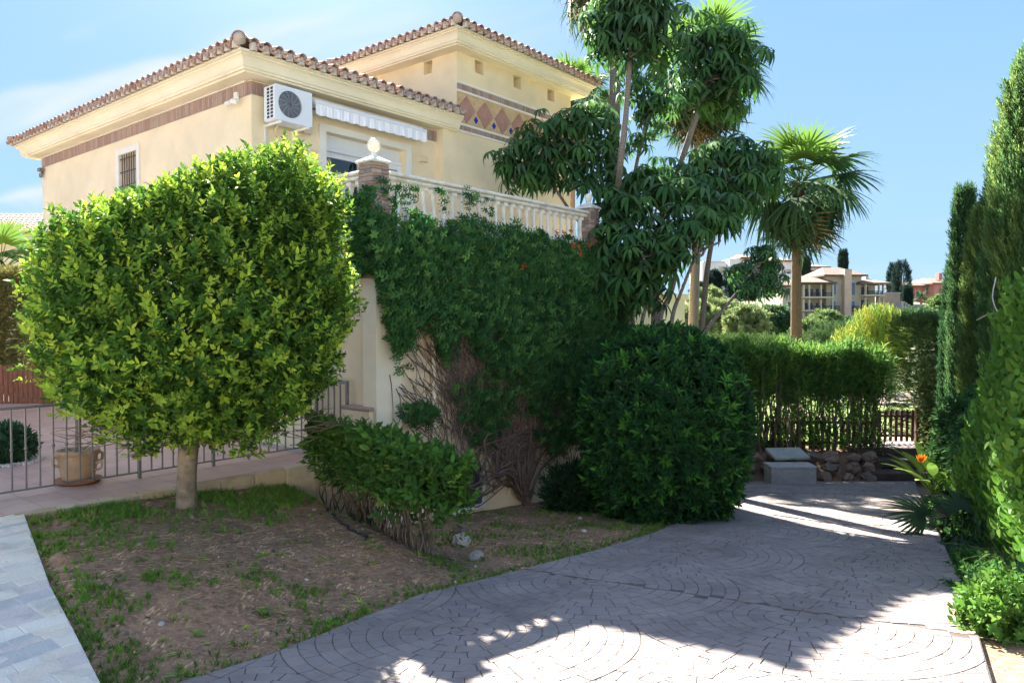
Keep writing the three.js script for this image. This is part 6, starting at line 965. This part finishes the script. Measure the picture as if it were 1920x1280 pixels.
  new B().tube([V(12.4, -1.1, -24.5), V(12.35, 0, -24.5), V(12.0, 1.0, -24.5)], 0.07, 8, false).build('trunk', M.greyTrunk, yt);
  for (const [px, py, R0] of [[1640, 606, 42], [1602, 640, 40], [1684, 628, 26], [1660, 596, 30], [1625, 662, 30], [1585, 655, 24]]) { const c = at(px, py, 24), R1 = R0 / 1400 * 24; limb(new B(), V(12.1, 0.8, -24.5), c, 0.03, 0.01, 0.2, r, 5).build('branch', M.twig, yt); for (let k = 0; k < R0 * 3.2; k++) { const a = r() * 6.28, s = Math.sqrt(r()), y = Math.sqrt(1 - s * s * 0.9) * (0.6 + 0.5 * r()); YL[k % 2].push([c.clone().add(V(Math.cos(a) * s * R1, y * R1, Math.sin(a) * s * R1)), aim(V((Math.cos(a)) * 0.25 * s, 1, Math.sin(a) * 0.25 * s), V(r() - 0.5, 0, r() - 0.5)), 0.8 + r() * 1.1, vary(r, [[0.26, 0.35, 0.07], [0.18, 0.29, 0.06], [0.36, 0.37, 0.06]][k % 3], 0.3, 0.12)]); } }
  spread(yt, 'crown', YL, { geos: S.strand, mat: foliage.dull });
}
// ------------------------------------------------------------------ the hillside
{
  const r = rng(37);
  const tree = (label, px, py, D, rx, ry, cols, o = {}) => { const m = D / F, c = at(px, py, D), g = Math.min(c.y - ry * m * 0.9, groundY(c.x, D)), t = thing(o.name ?? 'hillside_tree', label, o.cat ?? 'tree', V(c.x, g, -D)); limb(new B(), V(c.x, g - 0.2, -D), c, 0.16, 0.06, 0.2, r, 6).build('trunk', M.twig, t); crown(t, 'crown', { c, r: [rx * m, ry * m, rx * m], n: o.n ?? 900, geos: S.clump, mat: foliage.dull, cols, lo: 0.45, lump: 0.3, lf: 2.4, scale: (o.sc ?? 0.016) * D, seed: Math.round(px), up: 0.5, p: o.p ?? 2 }); return t; };
  const pale = [[0.24, 0.31, 0.12], [0.28, 0.34, 0.14], [0.2, 0.27, 0.11]], deep = [[0.07, 0.14, 0.06], [0.085, 0.16, 0.07]], mid = [[0.14, 0.22, 0.08], [0.17, 0.25, 0.08]], bl = [[0.03, 0.06, 0.05], [0.035, 0.07, 0.05]];
  tree('wide pale green tree right of the lower umbrella trunks', 1336, 604, 70, 50, 34, pale, { n: 1500 });
  tree('pale green tree in front of the white apartment block', 1398, 612, 64, 34, 30, pale, { n: 1200 });
  tree('dark green bushy tree left of the free standing palm trunk', 1452, 612, 74, 32, 28, deep, { n: 1200 });
  tree('pale tree top rising behind the wide pale green tree', 1322, 566, 84, 22, 16, pale);
  tree('small green tree in front of the beige villa', 1548, 614, 80, 24, 20, mid);
  tree('low green bush right of the free standing palm trunk', 1520, 626, 66, 24, 16, mid, { name: 'hillside_bush', cat: 'bush' });
  tree('green bush below the beige villa behind the yellow tree', 1594, 622, 84, 28, 14, deep, { name: 'hillside_bush', cat: 'bush' });
  tree('green bush on the slope below the pink house', 1724, 604, 76, 30, 14, deep, { name: 'hillside_bush', cat: 'bush' });
  tree('olive bush on the slope right of the yellow tree', 1706, 622, 60, 26, 14, mid, { name: 'hillside_bush', cat: 'bush' });
  tree('bush under the pink house near the slim cypress', 1772, 585, 80, 22, 20, mid, { name: 'hillside_bush', cat: 'bush' });
  tree('dark blue green conifer with flat crown before the white apartments', 1405, 532, 100, 36, 24, bl, { p: 2.6 });
  tree('dark oval shrub beside the white apartments', 1340, 528, 102, 10, 17, bl, { name: 'hillside_bush', cat: 'bush', n: 400, sc: 0.009 });
  tree('dark bush at the left foot of the white apartments', 1312, 546, 102, 14, 12, bl, { name: 'hillside_bush', cat: 'bush', n: 400, sc: 0.009 });
  const spire = (label, px, y0, y1, D, w) => { const m = D / F, a = at(px, y1, D), b = at(px, y0, D), t = thing('hillside_cypress', label, 'tree', a); new B().tube([a.clone().add(V(0, -2, 0)), b.clone().lerp(a, 0.2)], 0.15, 5, false).build('trunk', M.twig, t); const L = [[], []], H = b.y - a.y; for (let k = 0; k < 500; k++) { const h = Math.pow(r(), 0.8), q = w * m * Math.pow(Math.sin(Math.PI * Math.min(0.97, Math.pow(1 - h, 0.7) * 0.75)), 0.9), an = r() * 6.28; L[k % 2].push([V(a.x + Math.cos(an) * q, a.y + h * H, a.z + Math.sin(an) * q), aim(V(Math.cos(an) * 0.4, 1, Math.sin(an) * 0.4), V(r(), 0, r())), 2.2 + r() * 1.5, vary(r, [0.03, 0.065, 0.05], 0.3)]); } spread(t, 'crown', L, { geos: S.cyp, mat: foliage.dull }); };
  spire('small far cypress rising over the roof of the beige villa', 1581, 476, 520, 118, 5); spire('taller of the two far cypresses left of the pink house', 1690, 497, 568, 110, 13); spire('shorter of the two far cypresses left of the pink house', 1675, 503, 565, 113, 8); spire('far dark cypress beside the roof of the white hip roofed house', 1511, 488, 520, 122, 5); spire('dark cypress below the terrace of the beige villa near the wall', 1702, 545, 590, 104, 5);
  // buildings: px rectangles at depth D become blocks
  const W = (D) => ({ D, X: (px) => at(px, 602, D).x, Y: (py) => at(960, py, D).y });
  const blk = (b, w, x0, x1, y0, y1, d0, d1, c = 0) => b.box(w.X(x0), w.X(x1), w.Y(y1), w.Y(y0), -w.D - d1, -w.D - d0, c);
  const hip = (b, w, x0, x1, ye, yr, d0, d1, ov = 4, rl = 0.4) => { const a = w.X(x0 - ov), c = w.X(x1 + ov), y0 = w.Y(ye), y1 = w.Y(yr), z0 = -w.D - d0 + 0.5, z1 = -w.D - d1 - 0.5, in2 = (c - a) * (1 - rl) / 2, zm = (z0 + z1) / 2; const P = [V(a, y0, z0), V(c, y0, z0), V(c, y0, z1), V(a, y0, z1), V(a + in2, y1, zm), V(c - in2, y1, zm)]; b.poly([P[0], P[1], P[5], P[4]]).poly([P[1], P[2], P[5]]).poly([P[2], P[3], P[4], P[5]]).poly([P[3], P[0], P[4]]).poly([P[3], P[2], P[1], P[0]]); b.box(a, c, y0 - 0.22, y0 - 0.002, z1, z0, 0); return b; };
  const fm2 = std([0.6, 0.58, 0.55]), gl = std([0.07, 0.09, 0.12], { roughness: 0.15 }), blG = std([0.12, 0.22, 0.32], { roughness: 0.12 });
  const winOn = (t, w, x0, x1, y0, y1, d = 0, m = gl) => { const f = holed(new B(), w.X(x0 - 1), w.X(x1 + 1), w.Y(y1 + 1), w.Y(y0 - 1), [[w.X(x0), w.X(x1), w.Y(y1), w.Y(y0)]], (b, a, c, y, z) => b.box(a, c, y, z, -w.D - d, -w.D - d + 0.08, 0)).build('window', fm2, t); new B().box(w.X(x0), w.X(x1), w.Y(y1), w.Y(y0), -w.D - d - 0.02, -w.D - d + 0.02).build('pane', m, f); };
  const roofM = [bumpy([0.17, 0.105, 0.075], tStain, tGrain, 0.02), bumpy([0.19, 0.125, 0.09], tStain, tGrain, 0.02)];
  {
    const w = W(130), t = thing('apartment_block', 'white apartment block on the hillside behind the slanting umbrella stem', 'building', V(w.X(1390), w.Y(578), -130)), m = std([0.72, 0.72, 0.74]);
    blk(new B(), w, 1316, 1362, 492, 592, 0, 9).build('wall', m, t); blk(new B(), w, 1362.3, 1400, 486, 592, -1.5, 9).build('wall', m, t); blk(new B(), w, 1400.3, 1446, 500, 592, 0.5, 9).build('wall', m, t); blk(new B(), w, 1318, 1360, 489.5, 491.8, -0.2, 9.2).build('parapet', fm2, t);
    hip(new B(), w, 1384, 1404, 484, 475, -2, 7).build('roof', roofM[0], t);
    for (const [x, y] of [[1348, 500], [1348, 522], [1348, 545], [1325, 515]]) winOn(t, w, x, x + 9, y, y + 10, 0, std([0.5, 0.44, 0.3]));
    for (const y of [502, 522, 545]) { winOn(t, w, 1367, 1374, y, y + 11, -1.5); blk(new B(), w, 1364, 1396, y + 9, y + 16, -2.6, -1.51).build('balcony', m, t); winOn(t, w, 1382, 1392, y - 2, y + 9, -1.5); } for (const [x, y] of [[1428, 532], [1412, 512], [1430, 512]]) winOn(t, w, x, x + 9, y, y + 9, 0.5);
    const g = thing('parked_van', 'white vehicle parked below the white apartments', 'car', V(w.X(1382), w.Y(565), -118)), w2 = W(118); blk(new B(), w2, 1376, 1393, 557, 564, 0, 2, 0.15).build('body', std([0.8, 0.8, 0.82], { roughness: 0.3 }), g); blk(new B(), w2, 1379, 1391, 552.5, 557.1, 0.15, 1.85, 0.25).build('cabin', std([0.75, 0.75, 0.78], { roughness: 0.3 }), g); blk(new B(), w2, 1380.5, 1389.5, 553.5, 556.4, 0.12, 0.4, 0).build('window', gl, g); for (const x of [1379, 1390]) new B().lathe([[0.0, -0.1], [0.26, -0.1], [0.26, 0.1], [0, 0.1]], [0, 0, 0], 12).build('wheel', M.dark, g).geometry.translate(0, 0, 0).applyMatrix4(new THREE.Matrix4().makeTranslation(w2.X(x) - g.base[0] + g.base[0], 0, 0)).applyMatrix4(new THREE.Matrix4().makeTranslation(0, w2.Y(564.2), -118.05));
  }
  {
    const w = W(124), t = thing('white_house', 'white house with orange hip roof and arched balcony left of the beige villa', 'house', V(w.X(1500), w.Y(590), -124)), m = std([0.74, 0.73, 0.73]);
    blk(new B(), w, 1445, 1492, 489, 600, 0, 10).build('wall', m, t); blk(new B(), w, 1492.3, 1556, 500, 600, 0.8, 10).build('wall', m, t); hip(new B(), w, 1445, 1492, 488, 477, 0, 10, 3, 0.25).build('roof', roofM[0], t); hip(new B(), w, 1506, 1556, 499, 490, 0.8, 10, 3).build('roof', roofM[1], t);
    { const f = new B(), cx = w.X(1477), y0 = w.Y(514), R2 = (w.X(1487) - w.X(1467)) / 2, P = [V(cx - R2, y0, -123.9), V(cx + R2, y0, -123.9)]; for (let k = 0; k <= 10; k++) { const a = k / 10 * Math.PI; P.push(V(cx + Math.cos(a) * R2, y0 + Math.sin(a) * R2 * 0.95, -123.9)); } P.splice(2, 0); f.poly(P.filter((_, i) => i !== 1 && i !== 0).reverse().reverse()); f.build('arch', std([0.42, 0.36, 0.25]), t); winOn(t, w, 1474, 1480, 509, 514, -0.2); }
    blk(new B(), w, 1464, 1490, 514, 526, -1, -0.01).build('balcony', m, t); blk(new B(), w, 1440, 1482, 530, 600, -3, -1.2).build('lower_wing', bumpy([0.7, 0.55, 0.4], tMottle, tGrain, 0.01), t); winOn(t, w, 1520, 1534, 506, 520, 0.8); winOn(t, w, 1505, 1512, 506, 520, 0.8);
  }
  {
    const w = W(104), t = thing('hillside_villa', 'beige three storey villa with layered tile roofs and balconies on the hillside', 'house', V(w.X(1570), w.Y(612), -104)), m = bumpy([0.62, 0.54, 0.42], tMottle, tGrain, 0.01), m2 = bumpy([0.68, 0.5, 0.37], tMottle, tGrain, 0.01);
    blk(new B(), w, 1472, 1502, 532, 625, 1, 10).build('wall', m, t); blk(new B(), w, 1500, 1561, 530, 625, 2.2, 12).build('wall', m, t); blk(new B(), w, 1556, 1622, 514, 625, 1.2, 11).build('wall', m, t); blk(new B(), w, 1622.2, 1655, 530, 625, 2.2, 12).build('wall', m, t);
    blk(new B(), w, 1585, 1598, 504, 625, 0.2, 2).build('chimney_tower', m2, t);
    hip(new B(), w, 1474, 1500, 534, 522, 1, 9, 6, 0.4).build('roof', roofM[0], t); hip(new B(), w, 1505, 1561, 529, 513, 0, 10, 6, 0.15).build('roof', roofM[1], t); hip(new B(), w, 1556, 1622, 514, 496, 1, 10, 8, 0.4).build('roof', roofM[0], t); hip(new B(), w, 1620, 1660, 530, 519, 0, 9, 8, 0.5).build('roof', roofM[1], t);
    blk(new B(), w, 1648, 1654, 512, 522, 4, 5).build('chimney', fm2, t);
    for (const [ya, yb] of [[534, 557], [561, 582], [586, 606]]) {   // loggia floors with posts and railings
      blk(new B(), w, 1503, 1561, yb - 1, yb + 2, -0.6, 2.2).build('balcony_slab', m, t); for (const x of [1504, 1514, 1536, 1558]) blk(new B(), w, x, x + 2.4, ya, yb - 1.05, -0.5, -0.1).build('post', m, t);
      for (const x of [1508, 1520, 1530, 1541, 1551]) winOn(t, w, x, x + 6, ya + 6, yb - 3, 2.2);
      const rb = new B(); if (yb < 600) { blk(rb, w, 1506, 1560, yb - 9, yb - 8, -0.45, -0.35); for (let x = 1507; x < 1560; x += 2) blk(rb, w, x, x + 0.6, yb - 8, yb - 1.1, -0.43, -0.37); rb.build('balcony_railing', M.darkIron, t); }
    }
    for (const [ya, yb] of [[536, 552], [561, 578]]) { blk(new B(), w, 1618, 1658, yb, yb + 3, -0.4, 2.2).build('balcony_slab', m, t); winOn(t, w, 1627, 1642, ya, yb - 1, 2.2); for (const x of [1621, 1646, 1654]) blk(new B(), w, x, x + 2, ya - 3, yb - 0.1, -0.3, 0.1).build('post', m, t); const rb = new B(); blk(rb, w, 1620, 1657, yb - 7, yb - 6.2, -0.25, -0.15); for (let x = 1621; x < 1657; x += 2) blk(rb, w, x, x + 0.6, yb - 6.2, yb - 0.1, -0.23, -0.17); rb.build('balcony_railing', M.darkIron, t); }
    for (const x of [1566, 1602]) { winOn(t, w, x, x + 8, 529, 552, 1.2, blG); winOn(t, w, x, x + 8, 564, 578, 1.2, blG); winOn(t, w, x, x + 8, 588, 604, 1.2, blG); const rb = new B(); blk(rb, w, x - 3, x + 12, 573, 573.8, 0.5, 0.6); for (let k = x - 3; k < x + 12; k += 1.8) blk(rb, w, k, k + 0.6, 573.8, 581, 0.52, 0.58); blk(rb, w, x - 4, x + 12.5, 581, 583, 0.4, 1.2); rb.build('balcony_railing', M.darkIron, t); }
    winOn(t, w, 1480, 1486, 540, 552, 1); winOn(t, w, 1482, 1490, 566, 582, 1);
    const gw = thing('terrace_retaining_wall', 'tan garden retaining wall between the beige villa and the far cypresses', 'wall', V(w.X(1685), w.Y(572), -106)); blk(new B(), w, 1662, 1702, 549, 600, 2, 3).build('wall', m2, gw); blk(new B(), w, 1661, 1703, 547, 549.1, 1.9, 3.1).build('coping', fm2, gw);
    const sw = thing('garden_stairs', 'long grey garden stair climbing the slope below the tan wall', 'steps', V(w.X(1690), w.Y(600), -100)), b = new B(); for (let k = 0; k < 14; k++) blk(b, w, 1720 - k * 4.4, 1726 - k * 4.4, 600 - k * 2.6 + 0, 612, -4, -2.6); b.build('flight', std([0.4, 0.38, 0.36]), sw);
  }
  {
    const w = W(118), t = thing('pink_house', 'salmon pink house with tile roof and chimney on the hillside', 'house', V(w.X(1750), w.Y(575), -118)), m = bumpy([0.62, 0.22, 0.19], tMottle, tGrain, 0.01), m2 = bumpy([0.68, 0.3, 0.26], tMottle, tGrain, 0.01);
    blk(new B(), w, 1722, 1753, 534, 590, 2, 10).build('wall', m, t); blk(new B(), w, 1752, 1800, 530, 590, 0, 10).build('wall', m2, t); hip(new B(), w, 1718, 1752, 534, 524, 2, 10, 4).build('roof', roofM[0], t); hip(new B(), w, 1750, 1800, 530, 518, 0, 10, 5).build('roof', roofM[1], t); blk(new B(), w, 1767, 1773, 511, 524, 1, 2).build('chimney', m, t); winOn(t, w, 1748, 1752, 538, 550, 1.9); winOn(t, w, 1765, 1768, 532, 566, -0.05, m); winOn(t, w, 1730, 1737, 545, 556, 2);
    const rw = thing('hill_wall', 'brownish terrace wall below the pink house', 'wall', V(w.X(1755), w.Y(585), -110)), w2 = W(110); blk(new B(), w2, 1712, 1800, 572, 602, 0, 1).build('wall', bumpy([0.4, 0.3, 0.24], tStain, tGrain, 0.02), rw); blk(new B(), w2, 1711, 1801, 570, 572.1, -0.1, 1.1).build('coping', fm2, rw);
    const c = at(1728, 556, 112), pt = thing('hillside_palm', 'small green palm in front of the pink house', 'palm tree', V(c.x, c.y - 3, -112)); new B().tube([V(c.x, c.y - 3, -112), c], 0.2, 7, false).build('trunk', M.palmTrunk, pt); for (let k = 0; k < 22; k++) { const a = k * 2.4, e = 1.2 - k * 0.075; new B().leaf(c, V(Math.cos(a) * Math.cos(e), Math.sin(e), Math.sin(a) * Math.cos(e)), UP, 1.5, 0.35, 0.1, 0.4, 5).build('frond', k % 2 ? foliage.dull.hill ?? (foliage.dull.hill = leafMat([0.07, 0.14, 0.06])) : leafMat([0.06, 0.12, 0.05]), pt); }
  }
}
renderer.render(scene, camera);
